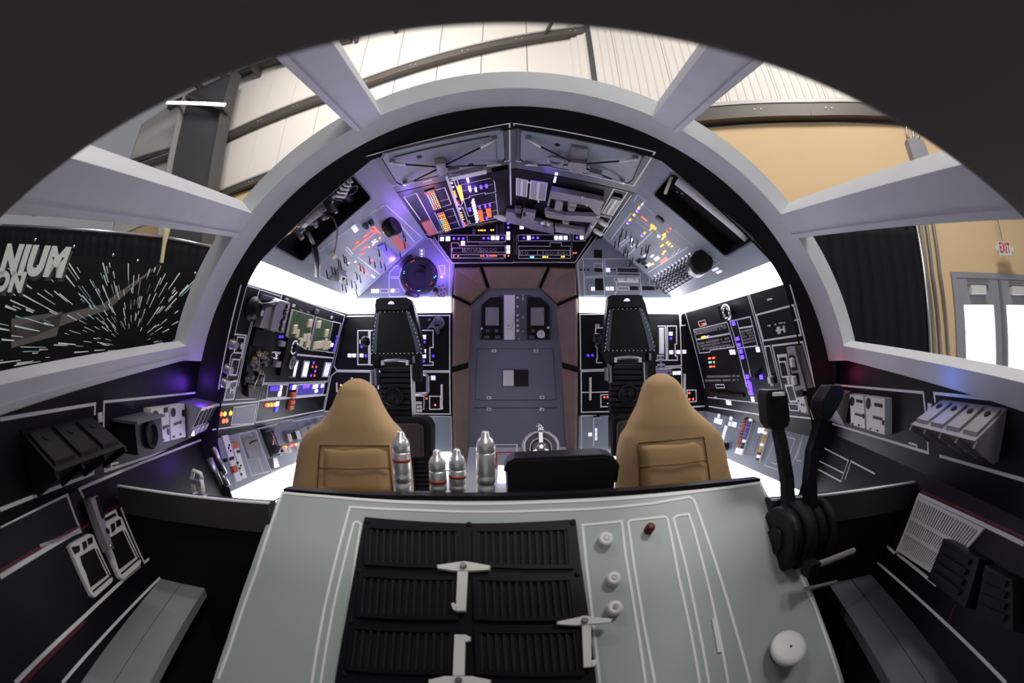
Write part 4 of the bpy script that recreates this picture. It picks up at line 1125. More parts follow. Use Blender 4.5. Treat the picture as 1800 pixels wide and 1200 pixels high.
P.lamps([(1275, 915), (1293, 1013)], 'lamp_violet', 18); P.lamps([(1243, 1065, 17)], 'lamp_violet'); P.lamps([(1262, 962), (1305, 965), (1285, 1065)], 'lamp_red', 15)
P.keys([(1038, 245, 28, 34), (1482, 382, 22, 34)], 'white_plastic', 'name_plate'); 
for (x, y) in ((945, 180), (1300, 310), (1110, 300), (1195, 322)): P.rnd('knob', x, y, 24 if y in (180, 310) else 10, .03, 'panel_dark', 'knob')
# dark mechanism in the middle of the panel
P.poly([(560, 500), (805, 560), (770, 762), (500, 700)], .035, 'black_soft', 'mechanism_cover', inset=.006)
P.poly([(500, 700), (770, 760), (640, 1190), (440, 1160)], .02, 'black_plastic', 'mechanism_base')
for i in range(34):
    t = random.random(); x = 610 - 60 * t + random.uniform(-70, 80) ; y = 760 + 330 * t
    P.rnd(random.choice(['knob', 'dome']), x, y, random.uniform(8, 22), random.uniform(.02, .05), random.choice(['steel', 'gun_grey', 'black_plastic', 'panel_dark', 'gold']), 'mechanism_part', .02)
ptube(P, [(570, 740, .05), (610, 830, .12), (560, 900, .06)], .005, 'cable', 'gun_grey'); ptube(P, [(540, 760, .08), (530, 1000, .09), (505, 1200, .05)], .004, 'cable', 'gold'); ptube(P, [(690, 790, .09), (740, 810, .09)], .02, 'bolt', 'chrome')
setv(360, 660, .1916)
P.line([(582, 88), (765, 82), (745, 195), (565, 206)], .009, True)
P.keys([(607, 118, 20, 40), (630, 117, 20, 40), (653, 116, 20, 40), (675, 115, 18, 40), (787, 105, 18, 40)], 'key_violet', h=.012); P.keys([(695, 113, 20, 42), (685, 165, 26, 44), (818, 105, 32, 42)], 'lamp_white')
P.poly([(850, 82), (1100, 66), (1080, 166), (835, 186)], .004, 'violet_key', 'violet_field'); P.line([(850, 82), (1100, 66), (1080, 166), (835, 186)], .009, True, h=.006)
P.keys([(1010, 98, 44, 34), (1018, 138, 22, 30), (1073, 92, 18, 30)], 'lamp_white', h=.012); P.keys([(905, 100, 16, 28), (925, 98, 16, 28), (945, 97, 16, 28)], 'lamp_violet', h=.012)
P.keys([(800, 172, 42, 42), (787, 238, 42, 42), (777, 285, 42, 46)], 'orange_box', h=.03)
P.line([(500, 226), (1110, 176)], .016); P.line([(540, 76), (1130, 50)], .014); P.line([(465, 430), (1085, 317), (1150, 0)], .012); P.line([(545, 0), (460, 430)], .010)
P.put('key', 597, 268, 88, 24, .012, 'orange_box', 'lamp_bar')
for i in range(6): P.rnd('dome', 560 + i * 15, 269 - i, 9, .018, 'lamp_amber' if i % 2 else 'lamp_red', 'indicator_lamp')
P.keys([(663, 258, 26, 42)], 'lamp_white'); P.keys([(652, 308, 28, 44)], 'key_violet', h=.012)
P.poly([(200, 60), (290, 40), (255, 215), (165, 222)], .006, 'panel_dark', 'glyph_plate'); P.line([(205, 60), (290, 42), (255, 212), (168, 220)], .012, True, h=.009)
P.poly([(222, 105), (235, 102), (228, 160), (214, 162)], .012, 'white_plastic', 'glyph'); P.poly([(252, 98), (264, 96), (256, 158), (244, 160)], .012, 'white_plastic', 'glyph'); P.poly([(230, 124), (255, 120), (253, 134), (228, 138)], .012, 'white_plastic', 'glyph')
P.line([(110, 270), (490, 236)], .014); P.line([(70, 495), (455, 442)], .010); P.line([(270, 292), (476, 262), (446, 436), (242, 450)], .010, True); P.poly([(276, 298), (470, 268), (442, 430), (248, 445)], .004, 'panel_grey', 'blank_plate'); P.line([(280, 220), (490, 210)], .008)
P.lamps([(150, 352), (170, 415), (198, 412)], 'lamp_red', 18, .012); P.lamps([(182, 350), (235, 343)], 'lamp_amber', 18, .012)
P.poly([(365, 60), (520, 90), (490, 215), (365, 185)], .035, 'black_plastic', 'slotted_box', inset=.006)
for i in range(4): P.put('key', 425 + i * 22, 165, 8, 60, .038, 'panel_dark', 'box_fin')
# joystick on the left wall
J = thing('joystick_unit', 'grey joystick head on a round black pivot on the left side wall', 'joystick', P.M)
setv(360, 500, .15)
def jp(pts, w0, h, n_, m_='gun_grey', inset=.01): return P.poly(pts, h, m_, n_, w0, inset, par=J)
q = P.uv(550, 280)
MB().lathe([(.085, 0), (.085, .02), (.065, .03), (.065, .05), (.04, .055), (.04, .07)], 24, Matrix.Translation((q.x, q.y, 0))).build('pivot', 'black_plastic', J)
P.rnd('dome', 580, 300, 20, .012, 'steel', 'pivot_bolt', .07, J)
a, b = P.uv(560, 235), P.uv(760, 190)
MB().tube([(a.x, a.y, .06), ((a.x + b.x) / 2, (a.y + b.y) / 2, .065), (b.x, b.y, .06)], [.024, .018, .022], 10).build('arm', 'black_plastic', J)
jp([(740, 160), (790, 140), (915, 185), (830, 545), (660, 520), (690, 360)], .02, .06, 'head'); jp([(640, 240), (720, 215), (700, 510), (555, 488)], .01, .05, 'side_block'); jp([(650, 100), (790, 140), (740, 190), (640, 175)], .005, .03, 'top_block', 'panel_dark')
for (x, y) in ((858, 225), (838, 290), (830, 355), (805, 405), (790, 478)): P.rnd('knob', x, y, 22, .012, 'black_plastic', 'socket', .08, J); P.rnd('dome', x + 4, y, 11, .008, 'steel', 'socket_bolt', .092, J)
# ---- left lower panel
setv(360, 660, .1916)
P = mkpanel('lower_side_panel', 'grey lower side panel with red-chip strips, left side below the green boards', 4, 5, -1, YR, YB, 'panel_grey')
P.line([(480, 488), (660, 447), (665, 430), (800, 402), (815, 420), (1090, 366)], .008); P.line([(470, 505), (610, 880), (835, 800)], .006); P.line([(310, 540), (465, 502), (590, 878), (432, 916)], .006, True); P.line([(415, 515), (540, 890)], .004)
P.poly([(145, 552), (200, 541), (330, 962), (280, 975)], .015, 'white_plastic', 'metal_strip', inset=.003); P.poly([(240, 620), (285, 603), (376, 938), (330, 950)], .015, 'white_plastic', 'metal_strip', inset=.003)
for (x, y, a, b, m_) in ((262, 858, 46, 64, 'red_key'), (232, 760, 42, 30, 'black_plastic'), (268, 640, 40, 58, 'orange_box'), (180, 775, 26, 32, 'black_plastic'), (292, 698, 26, 26, 'black_plastic')): P.put('key', x, y, a, b, .022, m_, 'chip')
for (x, y) in ((210, 640), (205, 665), (222, 690), (290, 800), (315, 825), (308, 850), (322, 905)): P.rnd('disc', x, y, 7, .018, 'black_plastic', 'hole')
P.poly([(340, 582), (455, 560), (515, 735), (400, 762)], .012, 'gun_grey', 'hatch_plate', inset=.004); ptube(P, [(400, 625, .01), (415, 605, .035), (440, 596, .04), (465, 602, .01)], .006, 'handle', 'black_plastic')
P.poly([(505, 492), (605, 480), (690, 722), (600, 745)], .025, 'black_plastic', 'relay_box', inset=.006); P.put('key', 568, 505, 80, 18, .05, 'panel_dark', 'terminal_strip')
for i in range(7): ptube(P, [(560 + i * 7, 530, .045), (575 + random.uniform(-10, 40), 580 + i * 5, .07), (600 + random.uniform(-15, 30), 640, .045)], .004, 'wire', random.choice(['red_key', 'white_plastic', 'steel', 'leather_brown']))
P.poly([(600, 722), (635, 645), (680, 715)], .06, 'steel', 'triangle_bracket', .02, .004, [[(618, 712), (636, 668), (660, 708)]]); P.poly([(600, 760), (635, 755), (660, 835), (612, 850)], .03, 'steel', 'clip')
P.poly([(712, 520), (805, 498), (840, 600), (750, 620)], .03, 'panel_dark', 'socket_box', inset=.004); P.poly([(745, 535), (800, 520), (820, 580), (765, 592)], .034, 'black_soft', 'socket'); P.poly([(800, 515), (825, 510), (845, 580), (825, 590)], .05, 'white_plastic', 'socket_lip')
P.poly([(730, 540), (745, 536), (765, 605), (750, 610)], .05, 'white_plastic', 'socket_lip')
P.poly([(848, 480), (880, 462), (905, 545), (885, 575)], .06, 'gun_grey', 'lever_block', inset=.006); P.put('key', 950, 470, 50, 50, .05, 'gun_grey', 'lever_block'); P.put('key', 1015, 440, 45, 45, .05, 'steel', 'lever_block')
P.lamps([(675, 683), (700, 670), (715, 667), (735, 662), (785, 642), (800, 638), (822, 632)], 'lamp_red', 12, .012); P.lamps([(740, 658, 11), (830, 630, 11)], 'lamp_amber', 11, .014)
P.keys([(682, 700, 16, 62), (738, 690, 14, 50), (770, 675, 18, 60), (848, 645, 18, 60)], 'white_plastic', 'peg', .02)

# ---- right side wall
setv(1190, 500, .15)
P = mkpanel('side_wall_panel', 'black right side wall panel with violet lamps and ticked meter rows', 3, 4, 1, YR, YB, 'panel_black')
P.line([(810, 67), (98, 326), (325, 1215)], .012); P.line([(812, 67), (1105, 1190)], .010); P.line([(1000, 0), (832, 62), (1128, 1190)], .010); P.line([(1325, 0), (1612, 1200)], .012)
P.line([(930, 356), (1366, 240), (1456, 590), (1015, 656)], .013, True); P.line([(1225, 1180), (1115, 716), (1472, 672), (1600, 1180)], .013); P.line([(1195, 1150), (1090, 716), (1030, 726), (1110, 1180)], .010)
P.line([(195, 532), (588, 440), (672, 730), (390, 766), (386, 790), (265, 802)], .010, True); P.line([(222, 646), (625, 572)], .016)
P.line([(620, 430), (860, 376), (946, 716), (710, 746)], .010, True); P.line([(730, 512), (890, 486)], .014); P.line([(700, 415), (870, 1080)], .007); P.line([(710, 746), (815, 1200)], .010)
def ticks(x0, y0, x1, y1, n, a=10, b=22, h=.012, rot=.4):
    for i in range(n):
        t = i / (n - 1)
        if random.random() < .12: continue
        P.put('key', x0 + (x1 - x0) * t, y0 + (y1 - y0) * t, a, b, h, 'gun_grey', 'meter_tick', rot=rot)
ticks(215, 555, 575, 470, 22); ticks(240, 575, 580, 495, 20); ticks(255, 690, 610, 625, 22); ticks(290, 715, 630, 660, 20); ticks(310, 745, 640, 700, 18); ticks(270, 760, 640, 715, 10)
for k in range(5): ticks(765 + k * 8, 550 + k * 32, 880 + k * 8, 525 + k * 32, 7)
P.keys([(672, 455, 22, 44), (718, 632, 22, 40), (735, 703, 22, 38), (758, 782, 22, 46), (773, 848, 22, 44), (832, 1078, 22, 48), (845, 1140, 22, 40), (858, 1190, 24, 36), (995, 1080, 24, 50)], 'lamp_violet', 'violet_lamp', .016)
P.keys([(652, 790, 58, 54), (950, 760, 36, 58)], 'lamp_white'); P.keys([(648, 790, 6, 30)], 'black_plastic', 'legend', .011)
P.line([(250, 436), (330, 415), (348, 470), (268, 492)], .008, True); P.lamps([(262, 470), (300, 463), (318, 460), (330, 458)], 'lamp_red', 11)
P.lamps([(298, 618), (318, 614), (335, 612)], 'lamp_amber', 15, .012); P.lamps([(360, 612, 15)], 'lamp_white'); P.lamps([(376, 605, 16)], 'lamp_violet')
P.lamps([(377, 864), (392, 862), (425, 858), (440, 856), (392, 961), (408, 958), (438, 958)], 'lamp_red', 12, .012); P.lamps([(380, 912, 14), (400, 909, 12)], 'lamp_cyan'); P.lamps([(435, 908, 13)], 'lamp_amber')
P.poly([(514, 230), (540, 222), (592, 408), (570, 416)], .04, 'chrome', 'chrome_bar', inset=.004); P.poly([(555, 340), (600, 325), (604, 350), (565, 366)], .05, 'chrome', 'chrome_arm')
q = P.uv(640, 308); MB().torus((q.x, q.y, .05), .05, .018, seg=24, sub=10).build('chrome_ring', 'chrome', P.root); P.rnd('disc', 628, 310, 30, .04, 'leather_brown', 'red_lens')
P.keys([(1090, 172, 60, 20), (1075, 480, 12, 18), (1093, 480, 12, 18), (1158, 465, 10, 18), (1220, 450, 42, 14), (1265, 445, 12, 22), (1405, 415, 52, 16)], 'white_plastic', 'glyph')
for q in ([(1180, 495), (1215, 488), (1225, 570), (1195, 575)], [(1252, 478), (1268, 475), (1282, 555), (1265, 560)], [(1215, 520), (1258, 512), (1260, 530), (1218, 538)], [(1172, 525), (1190, 520), (1192, 545), (1175, 548)]): P.poly(q, .012, 'white_plastic', 'glyph')
P.poly([(1300, 722), (1400, 714), (1540, 1240), (1405, 1240)], .02, 'gun_grey', 'rocker_plate', inset=.004); P.poly([(1400, 712), (1472, 702), (1605, 1200), (1530, 1215)], .012, 'leather_brown', 'brown_plate')
P.poly([(1338, 820), (1395, 815), (1440, 990), (1375, 1000)], .024, 'black_soft', 'rocker_well'); P.put('key', 1395, 895, 30, 110, .05, 'white_plastic', 'rocker_switch'); P.poly([(1375, 1030), (1445, 1022), (1470, 1170), (1410, 1180)], .024, 'black_soft', 'rocker_well'); P.put('key', 1415, 1105, 40, 100, .05, 'white_plastic', 'rocker_switch')
P.put('key', 1125, 1105, 36, 80, .04, 'white_plastic', 'rocker_switch'); P.put('key', 1160, 1110, 34, 70, .035, 'black_plastic', 'rocker_switch'); P.put('key', 1350, 1105, 30, 90, .04, 'white_plastic', 'rocker_switch')
P.line([(1175, 838), (1290, 828)], .022); P.line([(1195, 850), (1190, 890), (1245, 1080), (1330, 1072), (1290, 870), (1275, 835)], .013); P.poly([(1215, 915), (1285, 900), (1325, 1060), (1245, 1070)], .012, 'black_soft', 'dark_window'); P.line([(1210, 905), (1282, 897), (1325, 1065), (1245, 1075)], .008, True, h=.014)
ticks(345, 1075, 735, 1065, 22); ticks(345, 1120, 740, 1110, 22)
for i in range(8): ptube(P, [(870 + i * 10, 1130 - i * 4, .01), (900 + i * 9, 1090 - i * 8, .05), (925 + i * 7, 1060 - i * 10, .01)], .005, 'wire_loop', 'black_plastic')
setv(1190, 650, .1834)
for i in range(22): P.put('key', 325 + i * 15, 208 + i * 1.6, 9, 40, .018, 'black_plastic', 'comb_tooth', rot=.5)
P.line([(370, 140), (450, 140), (458, 170), (378, 172)], .009, True); P.keys([(728, 278, 26, 44), (497, 313, 42, 40)], 'lamp_white')
P.line([(295, 262), (815, 320)], .008); P.line([(305, 348), (830, 432)], .012); P.line([(1050, 437), (1310, 466)], .012); P.line([(735, 240), (690, 232), (635, 0)], .008); P.line([(735, 240), (690, 0)], .007)
P.keys([(697, 115, 20, 44), (708, 160, 22, 46), (717, 212, 24, 46)], 'lamp_violet', 'violet_lamp', .016)
P.line([(1040, 150), (1110, 146), (1150, 300), (1085, 302)], .014, True); P.line([(1070, 322), (1155, 330), (1170, 390), (1085, 386)], .008, True); P.line([(1050, 437), (985, 60)], .010)
P.poly([(1168, 250), (1240, 240), (1278, 415), (1198, 388)], .026, 'white_plastic', 'holed_plate', inset=.003)
for (x, y) in ((1190, 285), (1220, 320), (1240, 325), (1205, 380), (1265, 400)): P.put('key', x, y, 10, 20, .029, 'black_plastic', 'hole')
P.poly([(1170, 190), (1222, 180), (1236, 232), (1180, 240)], .028, 'black_soft', 'slot'); P.rnd('knob', 385, 320, 14, .03, 'black_plastic', 'knob'); P.rnd('knob', 378, 258, 10, .03, 'white_plastic', 'knob')
# ---- right lower panel
P = mkpanel('lower_side_panel', 'grey lower side panel with red, violet and yellow key strips, right side', 4, 5, 1, YR, YB, 'panel_grey')
P.keys([(397, 490, 75, 50), (403, 440, 22, 38), (520, 465, 24, 38), (507, 515, 22, 40), (550, 522, 46, 48), (470, 555, 24, 42), (456, 600, 24, 42), (446, 645, 24, 42), (435, 690, 24, 36), (793, 580, 30, 54), (828, 582, 30, 54)], 'key_white')
P.rnd('knob', 482, 738, 28, .05, 'black_plastic', 'knob'); P.rnd('knob', 490, 715, 14, .07, 'black_plastic', 'knob')
def keystrip(q, cols):
    P.poly(q, .012, 'white_plastic', 'key_rail', inset=.002)
    n = len(cols)
    for i, c_ in enumerate(cols):
        a = Vector(q[0]).lerp(Vector(q[3]), (i + .1) / n); b = Vector(q[1]).lerp(Vector(q[2]), (i + .1) / n)
        c2 = Vector(q[1]).lerp(Vector(q[2]), (i + .9) / n); d2 = Vector(q[0]).lerp(Vector(q[3]), (i + .9) / n)
        f = lambda A, B: A.lerp(B, .12)
        P.poly([tuple(f(a, b)), tuple(f(b, a)), tuple(f(c2, d2)), tuple(f(d2, c2))], .022, c_, 'strip_key', inset=.002)
keystrip([(660, 460), (694, 456), (600, 808), (565, 800)], ['leather_brown', 'red_key', 'orange_box', 'orange_box', 'red_key', 'leather_brown', 'red_key', 'orange_box', 'red_key', 'orange_box', 'key_white', 'key_white'])
keystrip([(706, 464), (740, 466), (632, 818), (600, 810)], ['key_white', 'violet_key', 'violet_key', 'violet_key', 'violet_key', 'violet_key', 'violet_key', 'key_white', 'black_plastic', 'black_plastic', 'key_white', 'key_white'])
keystrip([(862, 530), (896, 540), (800, 875), (765, 868)], ['key_white', 'yellow_key', 'key_white', 'yellow_key', 'yellow_key', 'yellow_key', 'key_white', 'yellow_key', 'yellow_key', 'black_plastic', 'key_white', 'black_plastic'])
P.line([(640, 520), (605, 515), (590, 552), (625, 560)], .006, True); P.line([(560, 430), (475, 412), (430, 560)], .004)
P.line([(1000, 480), (842, 915), (965, 955)], .006); P.line([(1225, 585), (1090, 945), (900, 885)], .005); P.line([(1040, 640), (1132, 662), (1068, 838), (980, 812)], .006, True); P.line([(1195, 675), (1150, 865), (1190, 875)], .007); P.line([(1168, 745), (1132, 860)], .012); P.keys([(1145, 565, 40, 10)], 'white_plastic', 'name_plate')
P.line([(840, 520), (770, 690), (735, 820), (655, 800)], .003, m='panel_dark'); P.line([(1010, 545), (1222, 588)], .004, m='panel_dark')

# ================================================================ doorway: padded collar and door
setv(620, 440, .3666)
D0, D1 = YB, 4.17
lo = [(-DW, -1.10), (-DW, -.08), (-DW, .62), (-DW, DT), (-.33, DT), (.33, DT), (DW, DT), (DW, .62), (DW, -.08), (DW, -1.10)]
setv(0, 0, 1)
def dpt(x, y): q = hitY(x, y, D1); return Vector((q.x, q.z - CZ))
dl = [dpt(819, 803), dpt(823, 640), dpt(829, 537), None, dpt(859, 508), dpt(948, 508), None, dpt(978, 537), dpt(988, 640), dpt(999, 803)]
dl[0].y = dl[9].y = -1.10
col = thing('wall_collar', None, None, R(0, YB, 0), kind='structure')
def pad(a, b, c, d, sh=.93):
    """quilted pad between four points, shrunk a little so black gaps show, with a raised middle"""
    q = [Vector(a), Vector(b), Vector(c), Vector(d)]; m_ = sum(q, Vector()) / 4
    n = (q[1] - q[0]).cross(q[3] - q[0]).normalized()
    if n.dot(CAM - m_) < 0: n = -n
    o_ = [m_ + (p - m_) * sh for p in q]; i_ = [m_ + (p - m_) * (sh - .10) + n * .035 for p in q]
    b_ = MB().hexa(o_, [o_[k] + n * .02 for k in range(4)]); b_.hexa([o_[k] + n * .02 for k in range(4)], i_)
    of = R(0, YB, 0)
    b_.v = [tuple(Vector(v) - of) for v in b_.v]
    return b_.build('pad', 'brown_pad', col)
def o3(p, y): return R(p[0], y, p[1])
L2 = [Vector(p) for p in lo]
for (a, b, c, d) in ((L2[0], L2[1], dl[1], dl[0]), (L2[1], L2[2], dl[2], dl[1]), (L2[4], L2[5], dl[5], dl[4]), (L2[7], L2[8], dl[8], dl[7]), (L2[8], L2[9], dl[9], dl[8])):
    pad(o3(a, D0 + .01), o3(b, D0 + .01), o3(c, D1 - .02), o3(d, D1 - .02))
for s_, A, B, C, d1, d2 in ((-1, L2[2], L2[3], L2[4], dl[4], dl[2]), (1, L2[7], L2[6], L2[5], dl[5], dl[7])):
    pts = [o3(A, D0 + .01), o3(B, D0 + .01), o3(C, D0 + .01), o3(d1, D1 - .02), o3(d2, D1 - .02)]
    m_ = sum(pts, Vector()) / 5; of = R(0, YB, 0)
    n = (CAM - m_).normalized()
    P5 = [m_ + (p - m_) * .92 - of for p in pts]; T5 = [m_ + (p - m_) * .82 + n * .035 - of for p in pts]
    MB().add(P5 + T5, [[0, 1, 2, 3, 4], [9, 8, 7, 6, 5]] + [[i, 5 + i, 5 + (i + 1) % 5, (i + 1) % 5] for i in range(5)]).build('pad', 'brown_pad', col)
# black backing tunnel behind the pads
bk = MB()
ins = [L2[0], L2[3], L2[6], L2[9]]; ins2 = [dl[0], dl[2], dl[4], dl[5], dl[7], dl[9]]
of = R(0, YB, 0)
b3 = lambda p, y: o3(p, y) - of
bk.add([b3(p, D0 + .03) for p in L2] + [b3(p if p is not None else L2[i], D1 + .01) for i, p in enumerate([dl[0], dl[1], dl[2], dl[2], dl[4], dl[5], dl[7], dl[7], dl[8], dl[9]])], [[i, i + 1, 11 + i, 10 + i] for i in range(9)])
bk.build('collar_backing', 'black_soft', col)
# the door itself
setv(820, 500, .1834)
ds = [dl[0], dl[2], dl[4], dl[5], dl[7], dl[9]]
P = Panel('door_2', None, None, R(.02, D1, 0), BU, BV, poly=[R(p.x * 1.02, D1, p.y + (.015 if i in (2, 3) else 0)) for i, p in enumerate(ds)], m='door_grey', thick=.05, kind='structure')
P.poly([(135, 215), (240, 128), (265, 135), (320, 105), (600, 100), (665, 125), (700, 128), (800, 215), (806, 530), (125, 530)], .008, 'panel_dark', 'recess_plate')
for x0, x1, cx_ in ((145, 345, 247), (590, 790, 678)):
    sgn = 1 if x0 < 400 else -1
    P.poly([(x0 if sgn > 0 else x0, 200 if sgn > 0 else 120), (x0 + 80 if sgn > 0 else x1 - 80, 128), (x1 if sgn > 0 else x1, 120 if sgn > 0 else 200), (x1, 525), (x0, 525)], .018, 'black_plastic', 'vent_housing', .008)
    P.grille([(cx_ - 60, 225), (cx_ + 60, 225), (cx_ + 60, 390), (cx_ - 60, 390)], 10, 'steel', 'gun_grey', .03, .006)
    P.poly([(cx_ - 60, 225), (cx_ + 60, 225), (cx_ + 60, 390), (cx_ - 60, 390)], .012, 'gun_grey', 'vent_back', .018)
    for dx in (-40, 40): P.put('key', cx_ + dx, 445, 36, 26, .02, 'panel_dark', 'latch_block', .026); P.put('key', cx_ + dx * 1.3, 505, 50, 30, .02, 'panel_dark', 'latch_block', .026)
P.poly([(360, 105), (465, 105), (465, 530), (360, 530)], .025, 'white_plastic', 'pale_strip', .008); P.poly([(470, 105), (575, 105), (575, 530), (470, 530)], .02, 'panel_dark', 'dark_strip', .008)
for (x, y, r_) in ((490, 130, 13), (490, 214, 13), (490, 297, 13), (490, 346, 13), (490, 395, 15), (490, 444, 17), (440, 297, 16), (440, 345, 16), (500, 522, 9), (148, 424, 13), (780, 415, 15), (541, 450, 6)): P.rnd('knob', x, y, r_, .03, 'white_plastic', 'knob', .02)
for (x, y) in ((401, 396), (711, 478)): P.rnd('disc', x, y, 38, .03, 'white_plastic', 'dial', .022); P.rnd('dome', x, y, 6, .01, 'black_plastic', 'dial_pin', .05)
for (y, h) in ((130, 58), (318, 26)): P.put('key', 541, y, 9, h, .03, 'white_plastic', 'slot_bar')
P.line([(70, 1180), (870, 1180)], .006, m='black_plastic'); P.line([(105, 615), (825, 615), (860, 1105), (85, 1105)], .006, m='panel_dark', h=.004, closed=True)
P.poly([(345, 815), (593, 815), (593, 973), (345, 973)], .006, 'black_plastic', 'window_frame'); P.poly([(350, 820), (453, 820), (453, 970), (350, 970)], .012, 'white_plastic', 'white_pane', .002); P.poly([(458, 820), (588, 820), (588, 970), (458, 970)], .010, 'pit_black', 'black_pane', .002)
for (x, y) in ((264, 635), (667, 633), (214, 1084), (723, 1080), (216, 1195), (722, 1195)): P.put('key', x, y, 46, 30, .02, 'white_plastic', 'hinge_tab'); P.rnd('dome', x, y, 7, .01, 'black_plastic', 'screw', .02)

# ================================================================ seats
def loft(rows, name, m, parent, of, seg=28, ex=.62, ey=.8, smooth=True):
    """closed cushion from rows (left point, right point, depth front, depth back)"""
    vs = []; fs = []
    for a, b, df, db in rows:
        c = (a + b) / 2; h = (b - a) / 2
        for k in range(seg):
            t = 2 * pi * k / seg; ct, st = cos(t), sin(t)
            x = math.copysign(abs(ct) ** ex, ct); y = math.copysign(abs(st) ** ey, st)
            p = c + h * x + Vector((0, -1, 0)) * (df * y if y > 0 else db * y)
            vs.append(p - of)
    n = len(rows)
    for i in range(n - 1):
        for k in range(seg):
            fs.append([i * seg + k, i * seg + (k + 1) % seg, (i + 1) * seg + (k + 1) % seg, (i + 1) * seg + k])
    fs += [list(range(seg))[::-1], [(n - 1) * seg + k for k in range(seg)]]
    o = MB().add(vs, fs, smooth).build(name, m, parent)
    bm = bmesh.new(); bm.from_mesh(o.data); bmesh.ops.recalc_face_normals(bm, faces=bm.faces); bm.to_mesh(o.data); bm.free()
    return o
setv(0, 0, 1)
def tan_seat(label, rows, pk):
    YS = 1.98
    pts = []
    for y, l, r_ in rows: pts.append((hitY(l, y, YS), hitY(r_, y, YS)))
    c0 = (pts[-1][0] + pts[-1][1]) / 2
    of = Vector((c0.x, YS, CZ - 1.40))
    o = thing('pilot_seat', label, 'seat', of, 'tan pilot seats')
    R_ = []
    for i, (a, b) in enumerate(pts):
        t = i / (len(pts) - 1)
        dep = .05 + .045 * min(1, t * 2.2)
        if i == 0: dep = .012
        if i == 1: dep = .04
        R_.append((a, b, dep, dep))
    a, b = pts[-1]
    for dz in (.1, .22, .34): R_.append((a + Vector((0, 0, -dz)), b + Vector((0, 0, -dz)), .095, .095))
    # resample for a smooth silhouette
    S = []
    def cr(p0, p1, p2, p3, t): return .5 * ((2 * p1) + (p2 - p0) * t + (2 * p0 - 5 * p1 + 4 * p2 - p3) * t * t + (3 * p1 - p0 - 3 * p2 + p3) * t ** 3)
    for i in range(len(R_) - 1):
        q = [R_[max(i - 1, 0)], R_[i], R_[i + 1], R_[min(i + 2, len(R_) - 1)]]
        for k in range(4):
            t = k / 4
            S.append(tuple(cr(q[0][j], q[1][j], q[2][j], q[3][j], t) for j in range(4)))
    S.append(R_[-1])
    back = loft(S, 'backrest', 'tan_suede', o, of)
    # centre panel, sewn into the back with piping along its edge
    q = [hitY(x, y, YS - .105) - of for x, y in pk]
    n = len(q)
    low = [q[0] + Vector((0, .03, 0)), q[1] + Vector((0, .03, 0)), q[2] + Vector((0, .03, 0)), q[3] + Vector((0, .03, 0))]
    zb = -.3
    g = 6
    vs = []; fs = []
    for j in range(g + 1):
        for i in range(g + 1):
            s_, t = i / g, j / g
            top = q[0].lerp(q[1], s_); bot = q[3].lerp(q[2], s_)
            p = top.lerp(bot, t); e = min(s_, 1 - s_, t * 1.5, (1 - t) * 1.5)
            vs.append(p + Vector((0, .016 - .010 * min(1, e * 6), 0)))
    for j in range(g):
        for i in range(g): fs.append([j * (g + 1) + i, (j + 1) * (g + 1) + i, (j + 1) * (g + 1) + i + 1, j * (g + 1) + i + 1])
    cp = MB().add(vs, fs, True).build('centre_panel', 'tan_suede', o)
    so = cp.modifiers.new('s', 'SOLIDIFY'); so.thickness = .03
    up = Vector((0, .012, 0))
    MB().tube([q[3] + up, q[0] + up, q[1] + up, q[2] + up], .0035, 6).build('piping', 'tan_seam', o)
    m1, m2 = q[0].lerp(q[3], .45), q[1].lerp(q[2], .42)
    MB().tube([m1 + up * .2, (m1 + m2) / 2 + Vector((0, -.002, -.004)), m2 + up * .2], .003, 6).build('piping', 'tan_seam', cp)
    w_ = (b - a).length
    cx_ = (a + b) / 2
    sc = MB().box((0, -.24, .52), (w_ * .98, .46, .13)).build('seat_cushion', 'tan_suede', o)
    bv = sc.modifiers.new('b', 'BEVEL'); bv.width = .05; bv.segments = 4
    MB().box((0, -.05, .235), (w_ * .35, .3, .47)).build('pedestal', 'black_plastic', o)
    return o
tan_seat('tan suede pilot seat left of the four silver flasks', [(665, 622, 633), (670, 611, 644), (681, 600, 657), (697, 593, 665), (713, 586, 672), (737, 569, 687), (755, 545, 704), (776, 531, 716), (800, 525, 721), (825, 521, 724), (856, 516, 727)],
         [(561, 783), (683, 783), (690, 872), (556, 868)])
tan_seat('tan suede pilot seat right of the black monitor hood', [(656, 1157, 1168), (661, 1146, 1179), (672, 1134, 1191), (690, 1127, 1202), (712, 1120, 1212), (737, 1107, 1240), (752, 1100, 1256), (768, 1090, 1267), (797, 1084, 1274), (825, 1083, 1280), (850, 1082, 1286)],
         [(1123, 779), (1239, 768), (1252, 860), (1128, 868)])

